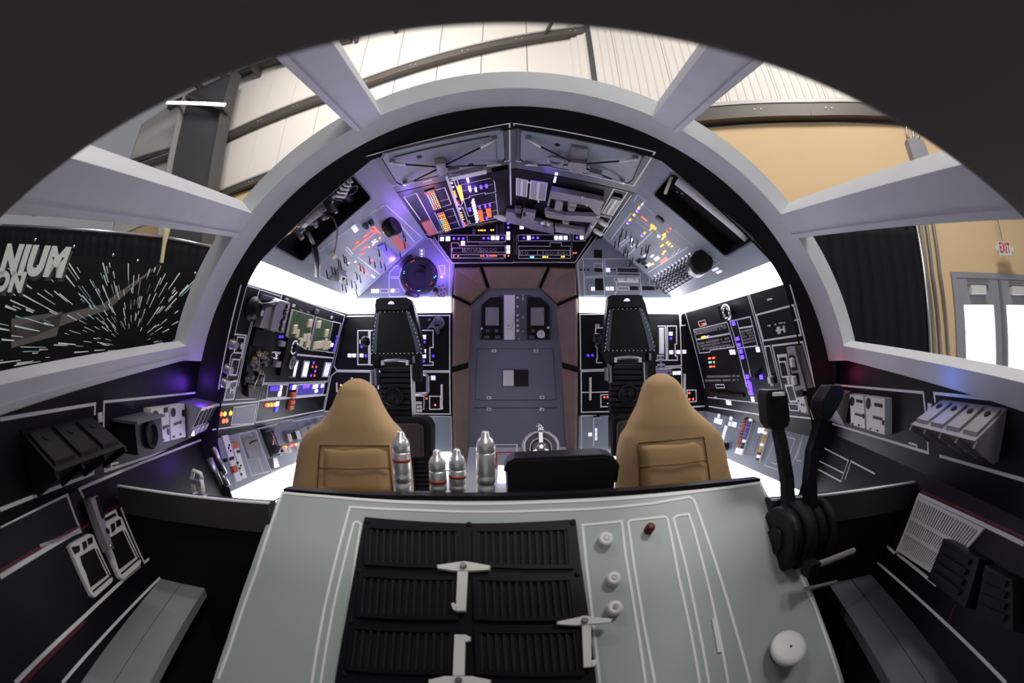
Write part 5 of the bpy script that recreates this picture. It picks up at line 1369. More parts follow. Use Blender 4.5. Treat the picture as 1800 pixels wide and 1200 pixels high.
# black rear seats
def black_seat(label, fx, ox):
    """fx maps the left seat's zoom picture to pixels (the right seat is the same model seen again)"""
    setv(*fx)
    YS = 3.42
    def H(x, y, Y=YS): return hitY(x + ox, y, Y)
    of = H(240, 1100); of = Vector((of.x, YS, CZ - 1.08))
    o = thing('passenger_seat', label, 'seat', of, 'black rear seats')
    def pr(pts, y0, y1, name, m, par=None, ins=0):
        q0 = [H(x, y) - of for x, y in pts]; c = sum(q0, Vector()) / len(q0)
        b = MB().prism([(p.x, p.z) for p in q0], -y1, -y0, inset=ins)
        b.v = [(v[0], -v[2], v[1]) for v in b.v]; b.f = [f for f in b.f]
        return b.build(name, m, par or o)
    hr = pr([(92, 112), (120, 100), (318, 98), (345, 108), (372, 165), (428, 400), (440, 528), (58, 530), (66, 400), (78, 240)], .0, .10, 'headrest', 'chair_black', ins=.0)
    pr([(112, 208), (328, 204), (345, 260), (395, 515), (85, 520), (98, 300)], -.012, .0, 'headrest_pad', 'black_plastic', hr)
    pr([(95, 212), (122, 212), (110, 320), (97, 515), (66, 520), (80, 320)], -.016, 0, 'edge_band', 'chair_edge', hr)
    pr([(318, 208), (345, 206), (400, 330), (436, 515), (398, 517), (372, 400)], -.016, 0, 'edge_band', 'chair_edge', hr)
    pr([(95, 110), (342, 106), (362, 172), (345, 195), (92, 200), (84, 170)], -.05, 0, 'hood', 'chair_black', hr, .012)
    pr([(195, 152), (205, 138), (218, 133), (232, 138), (240, 152)], -.06, -.05, 'reading_lamp', 'lamp_white', hr)
    rv = unit('dome', 'white_plastic')
    dots = [(128 + i * 33, 209 - i) for i in range(7)] + [(60 + i * 31, 521 - i * .3) for i in range(13)]
    dots += [(96 - i * 3.5, 225 + i * 30) for i in range(10)] + [(340 + i * 10.5, 215 + i * 30) for i in range(10)]
    for x, y in dots:
        p = H(x, y) - of
        link('rivet', rv, hr, Matrix.Translation((p.x, -.016 if y > 0 else 0, p.z)) @ Matrix.Rotation(pi / 2, 4, 'X') @ Matrix.Diagonal((.011, .011, .008, 1)))
    # neck brace, ribbed back and fan
    nb = [H(x, y, YS) - of for x, y in ((140, 588), (165, 574), (240, 568), (315, 574), (330, 588))]
    MB().tube([p + Vector((0, -.0, 0)) for p in nb], .016, 8).build('neck_bar', 'steel', o)
    for x in (142, 328): pr([(x - 10, 570), (x + 10, 570), (x + 10, 608), (x - 10, 608)], -.02, .02, 'neck_bracket', 'white_plastic')
    bk = pr([(120, 610), (352, 606), (372, 985), (112, 985)], .02, .12, 'back', 'chair_black')
    for i in range(9):
        y = 622 + i * 41; x0, x1 = 118 - i * .8, 354 + i * 2
        b = pr([(x0, y), (x1, y), (x1 + 1, y + 34), (x0, y + 34)], -.015, .03, 'back_rib', 'chair_black', bk, .0)
        bv = b.modifiers.new('b', 'BEVEL'); bv.width = .018; bv.segments = 2
    c = H(232, 845) - of
    M = Matrix.Translation((c.x, -.02, c.z)) @ Matrix.Rotation(pi / 2, 4, 'X')
    fan = MB().lathe([(.082, 0), (.082, .02), (.07, .025), (.07, .01), (.02, .01), (.018, .03), (.005, .032)], 28, M).build('fan', 'black_plastic', o)
    for k in range(26):
        a = k * 2 * pi / 26
        MB().box(M @ Vector((cos(a) * .045, sin(a) * .045, .018)), (.045, .006, .003), (M.to_3x3() @ Matrix.Rotation(a, 3, 'Z') @ Matrix.Rotation(.5, 3, 'X'))).build('fan_blade', 'chair_black', fan)
    pr([(352, 606), (360, 606), (374, 985), (366, 985)], -.02, .10, 'side_trim', 'white_plastic')
    # side arms and the black cushion
    pr([(382, 535), (432, 535), (436, 710), (428, 728), (385, 728), (378, 700)], -.05, .05, 'arm', 'black_plastic'); pr([(380, 540), (396, 540), (396, 590), (382, 590)], -.07, -.05, 'arm_bracket', 'steel')
    pr([(70, 535), (125, 535), (120, 600), (98, 640), (80, 600)], -.05, .05, 'arm', 'black_plastic'); pr([(64, 645), (80, 645), (84, 745), (66, 745)], -.05, .02, 'arm_rod', 'steel'); pr([(88, 610), (106, 610), (108, 760), (92, 760)], -.05, .02, 'arm_rod', 'steel')
    P0 = H(20, 430) - of
    MB().lathe([(.03, 0), (.045, .02), (.045, .05), (.025, .07)], 14, Matrix.Translation((P0.x + .02, 0, P0.z)) @ Matrix.Rotation(-pi / 2, 4, 'Y')).build('side_knob', 'black_plastic', o)
    fr = pr([(95, 1010), (150, 985), (450, 985), (505, 1005), (532, 1060), (532, 1300), (95, 1300)], -.10, .05, 'cushion_shell', 'black_plastic')
    bv = fr.modifiers.new('b', 'BEVEL'); bv.width = .03; bv.segments = 3
    pd = pr([(130, 1050), (160, 1028), (440, 1028), (470, 1050), (475, 1280), (130, 1280)], -.13, -.09, 'cushion_pad', 'leather_brown')
    bv = pd.modifiers.new('b', 'BEVEL'); bv.width = .02; bv.segments = 3
    zc = (H(300, 1290) - of).z
    bs = pr([(150, 1296), (520, 1296), (530, 1540), (150, 1540)], -.06, .0, 'seat_base', 'black_plastic')
    for i in range(7): pr([(160, 1306 + i * 33), (515, 1306 + i * 33), (515, 1326 + i * 33), (160, 1326 + i * 33)], -.085, -.06, 'base_rib', 'chair_black', bs)
    MB().box(((H(300, 1290) - of).x, 0, zc / 2), (.22, .22, zc)).build('pedestal', 'black_plastic', o)
    return o
black_seat('black riveted rear seat beside the purple dish wall, left of the door', (640, 500, .2332), 0)
black_seat('black riveted rear seat, right of the door', (1048, 495, .2332), 0)

# ================================================================ pedestal between the seats
ped = thing('centre_pedestal', 'pale green-grey centre pedestal between the seats, with red and white outlines', 'console', R(.0, 2.4, DECK))
a = [R(-.34, 3.05, -.63), R(.36, 3.05, -.63), R(.27, 1.62, -.66), R(-.25, 1.62, -.66)]
of = R(0, 2.4, DECK)
MB().hexa([Vector((p.x, p.y, CZ + DECK)) - of for p in a], [p - of for p in a]).build('body', 'dash_paint', ped)
setv(660, 720, .2444)
PT = Panel('t', None, None, R(0, 2.4, -.6435), (1, 0, 0), (0, 1, .021), parent=ped)
PT.M = Matrix.Translation(-of) @ PT.M
def pedline(pts, w, m, closed=False):
    U = [hitZ(x, y, -.64) - of for x, y in pts]
    b = MB().strip([(p.x, p.y) for p in U], w, 0, .004, closed); b.v = [(v[0], v[1], v[2] - .642 - DECK + (v[1] - 0) * .021) for v in b.v]
    return b.build('inlay_line', m, ped)
pedline([(855, 400), (860, 265), (1018, 265), (1015, 318), (985, 318)], .012, 'line'); pedline([(866, 420), (870, 316), (990, 316), (988, 360)], .010, 'red_key')
for y in (440, 505):
    p = hitZ(913, y, -.64) - of
    MB().box((p.x, p.y, p.z + .01), (.05, .07, .03)).build('push_button', 'lamp_white', ped)
# handwheel
hw = hitY(1190, 275, 2.75)
wh = thing('handwheel', 'bare metal three-spoked handwheel on the centre pedestal', 'handwheel', Matrix.Translation(hw) @ Matrix.Rotation(radians(62), 4, 'X'))
MB().torus((0, 0, 0), .112, .016, seg=36, sub=10).build('rim', 'steel', wh)
MB().torus((0, 0, -.012), .072, .009, seg=30, sub=8).build('inner_ring', 'steel', wh)
MB().lathe([(.10, -.05), (.10, -.02), (.05, -.015), (.05, -.01)], 28).build('back_plate', 'gun_grey', wh)
MB().lathe([(.032, -.03), (.032, .03), (.022, .04), (.012, .04)], 18).build('hub', 'steel', wh)
for k, a in enumerate((pi / 2, pi / 2 + 2.2, pi / 2 - 2.2)):
    MB().box((cos(a) * .07, sin(a) * .07, .012), (.11, .026, .014), Matrix.Rotation(a, 3, 'Z')).build('spoke', 'steel', wh)
    MB().lathe([(.02, -.02), (.02, .03), (.012, .035)], 12, Matrix.Translation((cos(a) * .126, sin(a) * .126, 0))).build('clamp_bolt', 'chrome', wh)
MB().tube([(0, .11, .0), (0, .145, .02), (-.03, .155, .03)], .014, 8).build('grip', 'chrome', wh)
MB().lathe([(.03, -.22), (.03, -.05)], 12).build('stem', 'gun_grey', wh)

# ================================================================ dashboard
DK = .95; DZ0 = -1.80
dv = Vector((0, 1, DK)).normalized()
setv(0, 0, 1)
top = [(497, 866), (560, 872), (640, 877), (740, 879), (850, 880), (960, 878), (1080, 872), (1180, 864), (1260, 856), (1338, 848)]
P = Panel('dashboard', 'pale green-grey dashboard top with black vents in the foreground', 'dashboard', R(0, 1.0, DZ0 + DK * 1.0), (1, 0, 0), dv, px=top + [(1350, 870), (1405, 985), (1450, 1100), (1492, 1225), (1500, 1290), (350, 1290), (366, 1225), (400, 1120), (440, 1000), (480, 890)], m='dash_paint', thick=.03)
# body under the top
U = [P.uv(*q) for q in top]
lo_, hi_ = P.W(*U[0]), P.W(*U[-1])
b = MB(); vs = []; fs = []
for u_ in U:
    p = P.W(*u_); vs += [p + Vector((0, .006, .016)), Vector((p.x, p.y + .06, p.z + .012)), Vector((p.x, p.y + .06, CZ - 1.38)), Vector((p.x, p.y + .012, CZ - 1.38))]
n = len(U)
for i in range(n - 1):
    for j in range(4): fs.append([i * 4 + j, (i + 1) * 4 + j, (i + 1) * 4 + (j + 1) % 4, i * 4 + (j + 1) % 4])
fs += [[0, 1, 2, 3], [(n - 1) * 4 + j for j in (3, 2, 1, 0)]]
o = b.add(vs, fs).build('rear_rim', 'black_plastic', P.root); o.matrix_parent_inverse = P.Mi
# side skirts
for sgn, q in ((-1, [(480, 890), (440, 1000), (400, 1120), (366, 1225), (350, 1290)]), (1, [(1350, 870), (1405, 985), (1450, 1100), (1492, 1225), (1500, 1290)])):
    pts = [P.W(*P.uv(*p)) for p in q]; vs = []; fs = []
    for p in pts: vs += [p + Vector((0, 0, -.025)), Vector((p.x - sgn * .03, p.y, p.z - .025)), Vector((p.x - sgn * .03, p.y, CZ - 1.39)), Vector((p.x, p.y, CZ - 1.39))]
    for i in range(len(pts) - 1):
        for j in range(4): fs.append([i * 4 + j, (i + 1) * 4 + j, (i + 1) * 4 + (j + 1) % 4, i * 4 + (j + 1) % 4])
    o = MB().add(vs, fs).build('side_skirt', 'black_soft', P.root); o.matrix_parent_inverse = P.Mi
setv(380, 820, .3889)
P.line([(10, 960), (60, 830), (180, 480), (300, 118), (500, 135), (760, 155), (1100, 168), (1500, 160)], .011, m='line')
P.line([(430, 1000), (490, 640), (605, 182), (900, 196), (1200, 204), (1500, 198)], .009); P.line([(470, 1000), (530, 640), (622, 255), (640, 248), (655, 262), (600, 640), (545, 1000)], .008)
# black vent block with six louvred bays
vb = P.poly([(675, 235), (1150, 262), (1625, 245), (1650, 440), (1690, 720), (1720, 1000), (540, 1000), (590, 700), (640, 420)], .02, 'panel_black', 'vent_block', inset=.004)
MATS['panel_black']
rows = [((695, 285, 1105, 300), (688, 448, 1110, 462)), ((668, 500, 1095, 515), (655, 678, 1090, 690)), ((632, 730, 1085, 745), (610, 915, 1080, 930))]
rowsR = [((1172, 300, 1590, 292), (1175, 455, 1600, 465)), ((1175, 515, 1600, 515), (1180, 690, 1620, 690)), ((1180, 745, 1630, 745), (1190, 930, 1650, 935))]
for rw in rows + rowsR:
    (x0, y0, x1, y1), (x2, y2, x3, y3) = rw
    q = [P.uv(x0, y0), P.uv(x1, y1), P.uv(x3, y3), P.uv(x2, y2)]
    c = (q[0] + q[1] + q[2] + q[3]) / 4
    MB().prism(q, .0205, .022).build('vent_bay', 'black_soft', vb)
    MB().strip(q, .014, .02, .034, True).build('bay_rim', 'panel_black', vb)
    for i in range(13):
        t = (i + .5) / 13
        MB().strip([q[0].lerp(q[1], t), q[3].lerp(q[2], t)], .010, .021, .030).build('louvre', 'rubber', vb)
for (x, y) in ((688, 258), (1145, 272), (1608, 265), (655, 480), (1628, 495), (618, 705), (590, 940)): P.rnd('dome', x, y, 12, .006, 'black_soft', 'screw', .02, vb)
# white lever latches on the vents
def latch(pts_bar, pts_stem, hook, label):
    o = thing('vent_latch', label, 'latch', P.M, 'white T-shaped vent latches')
    P.poly(pts_bar, .016, 'white_plastic', 'cross_bar', .034, .003, par=o); P.poly(pts_stem, .014, 'white_plastic', 'stem', .034, .003, par=o); P.poly(hook, .014, 'white_plastic', 'hook', .034, .002, par=o)
    c = pts_bar[len(pts_bar) // 2]
    x = sum(p[0] for p in pts_bar) / len(pts_bar); y = sum(p[1] for p in pts_bar) / len(pts_bar)
    P.rnd('knob', x, y, 14, .014, 'steel', 'pivot_screw', .05, o); P.rnd('disc', x, y, 26, .014, 'white_plastic', 'pivot_boss', .022, o)
    return o
latch([(1005, 465), (1085, 452), (1130, 445), (1165, 452), (1245, 468), (1240, 486), (1160, 492), (1085, 492), (1008, 480)], [(1098, 485), (1145, 485), (1135, 668), (1090, 668)], [(1068, 632), (1082, 625), (1098, 645), (1098, 668), (1078, 660)], 'white T-shaped latch between the two upper vent rows')
latch([(970, 965), (1040, 948), (1160, 948), (1245, 965), (1245, 985), (970, 985)], [(1085, 765), (1135, 765), (1130, 950), (1078, 950)], [(1130, 765), (1158, 778), (1155, 798), (1130, 802)], 'white T-shaped latch upside down between the lower vents')
latch([(1530, 712), (1620, 692), (1660, 682), (1690, 690), (1778, 700), (1772, 716), (1690, 724), (1615, 730), (1535, 724)], [(1642, 722), (1682, 722), (1685, 912), (1650, 914)], [(1682, 880), (1708, 874), (1712, 890), (1688, 914)], 'white T-shaped latch at the right edge of the vent block')
setv(980, 820, .3222)
P.line([(-53, 238), (150, 232), (300, 222), (520, 200), (720, 165), (745, 185), (870, 550), (960, 850), (1050, 1179)], .010)
P.line([(-53, 193), (0, 191), (400, 170), (800, 130), (1105, 88), (1200, 300), (1300, 545), (1400, 760), (1540, 1179)], .012)
P.line([(230, 1179), (190, 820), (160, 560), (135, 318), (350, 298), (370, 480), (420, 780), (480, 1179)], .009)
P.line([(530, 1179), (470, 860), (420, 560), (385, 305), (400, 292), (585, 272), (600, 285), (660, 600), (720, 870), (775, 1179)], .009)
P.line([(825, 1179), (750, 780), (690, 500), (632, 285), (650, 268), (715, 258), (740, 330), (830, 680), (930, 1179)], .009)
P.poly([(838, 830), (858, 828), (890, 1010), (872, 1015)], .006, 'white_plastic', 'white_tab')
def screwknob(x, y, r_, label):
    o = thing('screw_knob', label, 'knob', P.M, 'silver screw knobs on the dashboard')
    q = P.uv(x, y)
    MB().lathe([(r_, 0), (r_, .012), (r_ * .7, .014), (r_ * .7, .018), (r_ * .95, .02), (r_ * .95, .028), (r_ * .3, .030), (r_ * .28, .026)], 20, Matrix.Translation((q.x, q.y, 0))).build('knob_body', 'white_plastic', o)
    MB().lathe([(r_ * .26, .026), (r_ * .26, .033)], 10, Matrix.Translation((q.x, q.y, 0))).build('knob_screw', 'steel', o)
screwknob(258, 408, .026, 'top silver screw knob beside the vents'); screwknob(300, 620, .024, 'middle silver screw knob beside the vents'); screwknob(305, 778, .025, 'lowest silver screw knob beside the vents')
o = thing('red_push_knob', 'small dark red push knob on the dashboard', 'knob', P.M)
q = P.uv(495, 348); MB().lathe([(.016, 0), (.016, .006), (.01, .008), (.01, .018), (.017, .022), (.015, .034), (.006, .04)], 16, Matrix.Translation((q.x, q.y, 0))).build('cap', 'red_line', o)
o = thing('round_cover', 'large white round cover disc on the dashboard, lower right', 'cover', P.M)
q = P.uv(1222, 1005); tl = P.M.to_3x3().inverted() @ (-.77 * ray(1222, 1005) + .64 * Vector((.757, 0, .653))); tl.normalize()
Mt = Matrix.Translation((q.x, q.y, .045)) @ tl.to_track_quat('Z', 'Y').to_matrix().to_4x4()
MB().lathe([(.068, -.012), (.072, 0), (.070, .010), (.05, .014), (.004, .015)], 40, Mt).build('disc', 'white_plastic', o); MB().lathe([(.006, .012), (.004, .018)], 8, Mt).build('centre_screw', 'black_plastic', o)
MB().lathe([(.05, -.002), (.045, .04)], 24, Matrix.Translation((q.x, q.y, 0))).build('stem', 'rubber', o)
DP = P

# shelf behind the dashboard, silver flasks and the black hood
sh = MB().box(R(.04, 1.56, -.655), (1.7, .17, .02)); shelf = sh.build('dash_shelf', 'black_plastic'); tag(shelf, 'narrow black shelf behind the dashboard', 'shelf')
setv(0, 0, 1)
for (x, y, wd, lab, band_) in ((704, 757, 33, 'tallest silver flask at the left, by the tan seat', .105), (768, 790, 32, 'second silver flask from the left, with a red band', .115), (803, 788, 31, 'third silver flask from the left, with a red band', .10), (853, 757, 33, 'rightmost silver flask, in front of the centre pedestal', None)):
    p = hitY(x, y, 1.53); h = p.z - (CZ - .645); r_ = wd / 750 * 1.55 / 2
    o = thing('silver_flask', lab, 'flask', Vector((p.x, 1.53, CZ - .645)), 'silver flasks behind the dashboard')
    z = h
    MB().lathe([(r_ * .9, 0), (r_, .01), (r_, h * .30), (r_ * .86, h * .31), (r_ * .86, h * .33), (r_, h * .34), (r_, h * .46), (r_ * .9, h * .47), (r_ * .9, h * .49), (r_ * 1.02, h * .5), (r_ * 1.02, h * .55), (r_ * .95, h * .56), (r_, h * .58), (r_, h - .085), (r_ * .93, h - .080)], 24).build('body', 'brushed_silver', o)
    MB().lathe([(r_ * .93, h - .080), (r_, h - .075), (r_, h - .05), (r_ * .8, h - .032), (r_ * .45, h - .02), (r_ * .42, h - .006), (r_ * .25, h)], 24).build('cap', 'brushed_silver', o)
    if band_: MB().lathe([(r_ * 1.015, h - band_ - .012), (r_ * 1.015, h - band_)], 24).build('red_band', 'red_key', o)
q = [hitY(x, y, 1.62) for x, y in ((893, 870), (888, 826), (893, 812), (905, 806), (950, 804), (1010, 801), (1060, 799), (1076, 803), (1084, 816), (1080, 845), (1076, 870))]
hd_ = thing('monitor_hood', 'black rounded monitor hood behind the dashboard', 'hood', R(q[0].x, 1.62, -.645))
of = R(q[0].x, 1.62, -.645)
pl = [((p - of).x, (p - of).z) for p in q]; pl[0] = (pl[0][0], 0.0); pl[-1] = (pl[-1][0], 0.0)
b = MB().prism(pl, -.02, .03, inset=.008); b.v = [(v[0], -v[2], v[1]) for v in b.v]
b.build('shell', 'rubber', hd_)
b = MB().strip(pl[1:-1], .012, -.10, .02); b.v = [(v[0], -v[2], v[1]) for v in b.v]; b.build('shell_edge', 'black_plastic', hd_)

# ================================================================ wings of the dashboard: rail, panel beneath
setv(0, 0, 1)
def wing(label, ptsA, sgn):
    o = thing('dash_wing', label, 'console', Vector((ptsA[0].x, ptsA[0].y, CZ - 1.4)))
    of = Vector((ptsA[0].x, ptsA[0].y, CZ - 1.4))
    def sweep(sec, name, m):
        vs = []; fs = []; k = len(sec)
        for p in ptsA: vs += [p + Vector((0, a, b)) - of for a, b in sec]
        for i in range(len(ptsA) - 1):
            for j in range(k): fs.append([i * k + j, (i + 1) * k + j, (i + 1) * k + (j + 1) % k, i * k + (j + 1) % k])
        fs += [list(range(k))[::-1], [(len(ptsA) - 1) * k + j for j in range(k)]]
        ob = MB().add(vs, fs).build(name, m, o)
        bm = bmesh.new(); bm.from_mesh(ob.data); bmesh.ops.recalc_face_normals(bm, faces=bm.faces); bm.to_mesh(ob.data); bm.free()
        return ob
    sweep([(-.005, 0), (.05, 0), (.05, -.12), (.03, -.125), (-.02, -.11)], 'rail', 'rail_dark')
    sweep([(-.006, .0), (.012, .0), (.012, .006), (-.006, .006)], 'edge_line', 'line')
    sweep([(.0, -.11), (.03, -.11), (.03, -.84), (.0, -.84)], 'front_panel', 'black_soft')
    return o
wl_ = [R(-1.64, 1.06, -.545), R(-1.45, 1.12, -.54), R(-1.22, 1.19, -.535), R(-1.0, 1.25, -.53), R(-.905, 1.275, -.527)]
wing('dark rail joining the dashboard to the left console, with a metal handle', wl_, -1)
wing('dark rail joining the dashboard to the right console, behind the black levers', [Vector((-p.x + .02, p.y, p.z)) for p in wl_][::-1], 1)
# metal staple handle on the left rail
p = hitY(347, 870, 1.21)
hs = thing('rail_handle', 'bare metal staple handle on the left dashboard rail', 'handle', Vector((p.x, 1.22, CZ - .537)))
MB().tube([(-.028, 0, 0), (-.028, 0, .07), (-.01, 0, .10), (.03, 0, .095), (.032, 0, .075)], .009, 8).build('bow', 'white_plastic', hs)
MB().tube([(.03, 0, 0), (.03, 0, .075)], .009, 8).build('post', 'white_plastic', hs); MB().box((0, 0, .055), (.06, .02, .018)).build('bridge', 'steel', hs)
for x in (-.028, .03): MB().lathe([(.016, 0), (.016, .008), (.01, .012)], 10, Matrix.Translation((x, 0, 0))).build('foot', 'steel', hs)

# ================================================================ black levers and their drums, right of the dashboard
lv = thing('throttle_unit', 'pair of tall black throttle levers on round drums, right of the dashboard', 'lever', R(1.05, 1.2, -1.38))
of = R(1.05, 1.2, -1.38)
dc = hitY(1398, 940, 1.18)
Mx = Matrix.Rotation(pi / 2, 4, 'Y')
for (dx, r_, w_, m_) in ((-.075, .125, .05, 'black_plastic'), (-.015, .135, .06, 'rubber'), (.06, .115, .045, 'black_soft'), (.105, .13, .04, 'rubber')):
    MB().lathe([(r_ * .9, -w_ / 2), (r_, -w_ / 2 + .008), (r_, w_ / 2 - .008), (r_ * .9, w_ / 2)], 32, Matrix.Translation(dc + Vector((dx, 0, 0)) - of) @ Mx).build('drum', m_, lv)
MB().lathe([(.05, -.11), (.05, .18)], 16, Matrix.Translation(dc - of) @ Mx).build('axle', 'black_plastic', lv)
bx = MB().box(Vector((dc.x, dc.y, CZ - 1.0)) - of, (.16, .14, .74)); bx.build('drum_stand', 'black_soft', lv)
def lever(pts, hw, label):
    q = [hitY(x, y, Y) for x, y, Y in pts]
    vs = []; fs = []
    for i, p in enumerate(q):
        t = i / (len(q) - 1); wx, wy = .024 - .004 * t, .02
        vs += [p - of + Vector((sx * wx, sy * wy, 0)) for sx, sy in ((-1, -1), (1, -1), (1, 1), (-1, 1))]
    for i in range(len(q) - 1):
        for j in range(4): fs.append([i * 4 + j, i * 4 + (j + 1) % 4, (i + 1) * 4 + (j + 1) % 4, (i + 1) * 4 + j])
    fs += [[3, 2, 1, 0], [len(vs) - 4 + j for j in range(4)]]
    MB().add(vs, fs).build('lever', 'black_plastic', lv)
    h = [hitY(x, y, pts[-1][2]) for x, y in hw]
    Y = pts[-1][2]
    b = MB().prism([((p - of).x, (p - of).z) for p in h], -.035, .035); b.v = [(v[0], -v[2] + Y - of.y, v[1]) for v in b.v]
    g = b.build('handle', 'black_plastic', lv); bv = g.modifiers.new('b', 'BEVEL'); bv.width = .008; bv.segments = 2
lever([(1386, 900, 1.2), (1383, 840, 1.26), (1372, 775, 1.30), (1362, 735, 1.32)], [(1338, 692), (1342, 684), (1370, 683), (1376, 690), (1381, 735), (1378, 748), (1352, 756), (1342, 742)], '')
lever([(1424, 905, 1.16), (1423, 840, 1.18), (1428, 790, 1.2), (1444, 735, 1.2), (1452, 715, 1.2)], [(1432, 720), (1436, 700), (1452, 676), (1470, 676), (1476, 688), (1466, 712), (1452, 735), (1438, 740)], '')
q = hitY(1358, 690, 1.30); MB().box(q - of + Vector((0, -.04, -.002)), (.045, .02, .012)).build('handle_plate', 'white_plastic', lv)
a, b = hitY(1420, 998, 1.0), hitY(1500, 968, 1.02)
MB().tube([a - of, a.lerp(b, .3) - of, b - of], [.016, .013, .014], 10).build('hinge_rod', 'gun_grey', lv)
a, b = hitY(1415, 1035, 1.0), hitY(1470, 1022, 1.02); MB().tube([a - of, b - of], .008, 8).build('hinge_rod', 'gun_grey', lv)
MB().box(hitY(1425, 998, 1.0) - of, (.05, .05, .05)).build('hinge_block', 'black_plastic', lv)

# ================================================================ side consoles in front, both sides
def conA(Y): return 1.33 + .335 * Y
def side_console(side):
    nm = 'left' if side < 0 else 'right'
    u = Vector((side * .335, 1, 0)) if side < 0 else Vector((-.335, -1, 0))
    y0, y1 = -.5, 2.09
    pl = [R(side * conA(y0), y0, -.24), R(side * conA(y1), y1, .02), R(side * conA(y1), y1, -.508), R(side * conA(y0), y0, -.508)]
    o_ = R(side * conA(1.0), 1.0, -.3)
    A = Panel('side_console', 'black %s side console under the window sill, with outlined bays' % nm, 'console', o_, u, (0, 0, 1), poly=pl, m='panel_black', thick=.03)
    # lower panel leans inwards down to the bench
    in_ = .17
    n = A.n
    lowp = [R(side * conA(y0), y0, -.50), R(side * conA(y1), y1, -.50)]
    lb = [p + n * in_ + Vector((0, 0, -.46)) for p in lowp]
    vB = (lowp[0] - lb[0]).normalized()
    B = Panel('lower_console', 'black lower %s console sloping to the foot bench, with red line' % nm, 'console', (lowp[0] + lb[1]) / 2, u, vB, poly=[lowp[0], lowp[1], lb[1], lb[0]], m='panel_black', thick=.03)
    bench = thing('foot_bench', 'grey foot bench along the %s console' % nm, 'bench', Matrix.Translation(Vector((0, 0, 0)) + Vector(((lb[0] + lb[1]) / 2).to_2d().to_3d())))
    bo = bench.location
    ye = 1.13
    def bp(Y, off):
        t = (Y - y0) / (y1 - y0); p = lb[0].lerp(lb[1], t) + n * off
        return Vector((p.x, p.y, 0)) - bo
    zt = CZ - .955
    m_ = 'bench_grey' if side < 0 else 'bench_dark'
    for o0, o1, nm2 in ((.002, .118, 'seat_board'), (.122, .245, 'seat_board')):
        q = [bp(-.4, o0), bp(-.4, o1), bp(ye, o1), bp(ye, o0)]
        q = [Vector((p.x, p.y, 0)) for p in q]
        MB().hexa([p + Vector((0, 0, zt - .04)) for p in q], [p + Vector((0, 0, zt)) for p in q]).build(nm2, m_, bench)
    q = [bp(-.4, .02), bp(-.4, .2), bp(ye - .03, .2), bp(ye - .03, .02)]
    MB().hexa([p for p in q], [p + Vector((0, 0, zt - .04)) for p in q]).build('bench_base', 'black_soft', bench)
    return A, B
AL, BL = side_console(-1)
AR, BR = side_console(1)
# ---- left console details
setv(0, 620, .2833)
A = AL
A.line([(0, 412), (590, 316), (586, 385)], .012); A.line([(580, 690), (578, 748), (0, 972)], .012)
A.line([(1285, 278), (1282, 240), (645, 304), (650, 732), (1300, 520)], .012); A.line([(650, 732), (690, 720), (690, 690), (735, 680)], .009)
A.keys([(618, 400, 26, 60), (622, 640, 22, 50)], 'white_plastic', 'hinge_tab')
def dbox(A, pts, h, name, m, inset=.02, par=None, w0=0): return A.poly(pts, h, m, name, w0, inset, par=par)
def device(A, label, name='console_device'): return thing(name, label, 'device', A.M)
for (x, y, r_) in ((1255, 80, 22), (1275, 132, 14)): A.rnd('knob', x, y, r_, .03, 'steel', 'bolt_cap')
# dark box with sloping lid at the far left
def wedge(A, par, q, h_top, h_bot, name, m, w0=0.0):
    """box on a quad: the upper edge stands h_top off the plate, the lower edge h_bot"""
    U = [A.uv(*p) for p in q]
    return MB().hexa([(U[0].x, U[0].y, w0), (U[3].x, U[3].y, w0), (U[2].x, U[2].y, w0), (U[1].x, U[1].y, w0)], [(U[0].x, U[0].y, h_top), (U[3].x, U[3].y, h_bot), (U[2].x, U[2].y, h_bot), (U[1].x, U[1].y, h_top)]).build(name, m, par)
def lidbox(A, label, x0, x1, vt, vm, vb, m_top, m_body, pads=3, d=.24):
    """box seen from above: lid from wall (u x0..x1 at height vt) sloping out to vm, underside back to vb (panel metres)"""
    o = device(A, label)
    b = MB().add([(x0, vt, 0), (x1, vt, 0), (x1, vm, d), (x0, vm, d), (x1, vb, .02), (x0, vb, .02)], [[0, 3, 2, 1], [3, 5, 4, 2], [0, 5, 3], [1, 2, 4], [0, 1, 4, 5]])
    bd = b.build('housing', m_body, o)
    nrm = Vector((0, d, vt - vm)).normalized()
    for i in range(pads):
        a = x0 + (x1 - x0) * (i + .12) / pads; c = x0 + (x1 - x0) * (i + .88) / pads
        def L(x, t, e): return Vector((x, vt + (vm - vt) * t, d * t)) + nrm * e
        MB().hexa([L(a, .12, .0), L(c, .12, .0), L(c, .9, .0), L(a, .9, .0)][::-1], [L(a, .14, .012), L(c, .14, .012), L(c, .86, .012), L(a, .86, .012)][::-1]).build('lid_plate', m_top, o)
        mid = L((a + c) / 2, .35, .012)
        MB().lathe([(.016, 0), (.016, .004)], 12, Matrix.Translation(mid) @ nrm.to_track_quat('Z', 'Y').to_matrix().to_4x4()).build('lid_recess', 'black_plastic', o)
    for i in range(pads + 1):
        x = x0 + (x1 - x0) * i / pads
        MB().hexa([(x - .006, vm, d - .01), (x + .006, vm, d - .01), (x + .006, vb + .02, .04), (x - .006, vb + .02, .04)], [(x - .006, vm - .02, d + .005), (x + .006, vm - .02, d + .005), (x + .006, vb, .055), (x - .006, vb, .055)]).build('fin', m_body, o)
    return o
pa, pb_ = A.uv(120, 430), A.uv(560, 385)
lidbox(A, 'large dark box with a plated lid on the left console, nearest the camera', pa.x, pb_.x, A.uv(500, 400).y, A.uv(500, 400).y - .10, A.uv(560, 720).y, 'rubber', 'black_plastic', 3, .20)
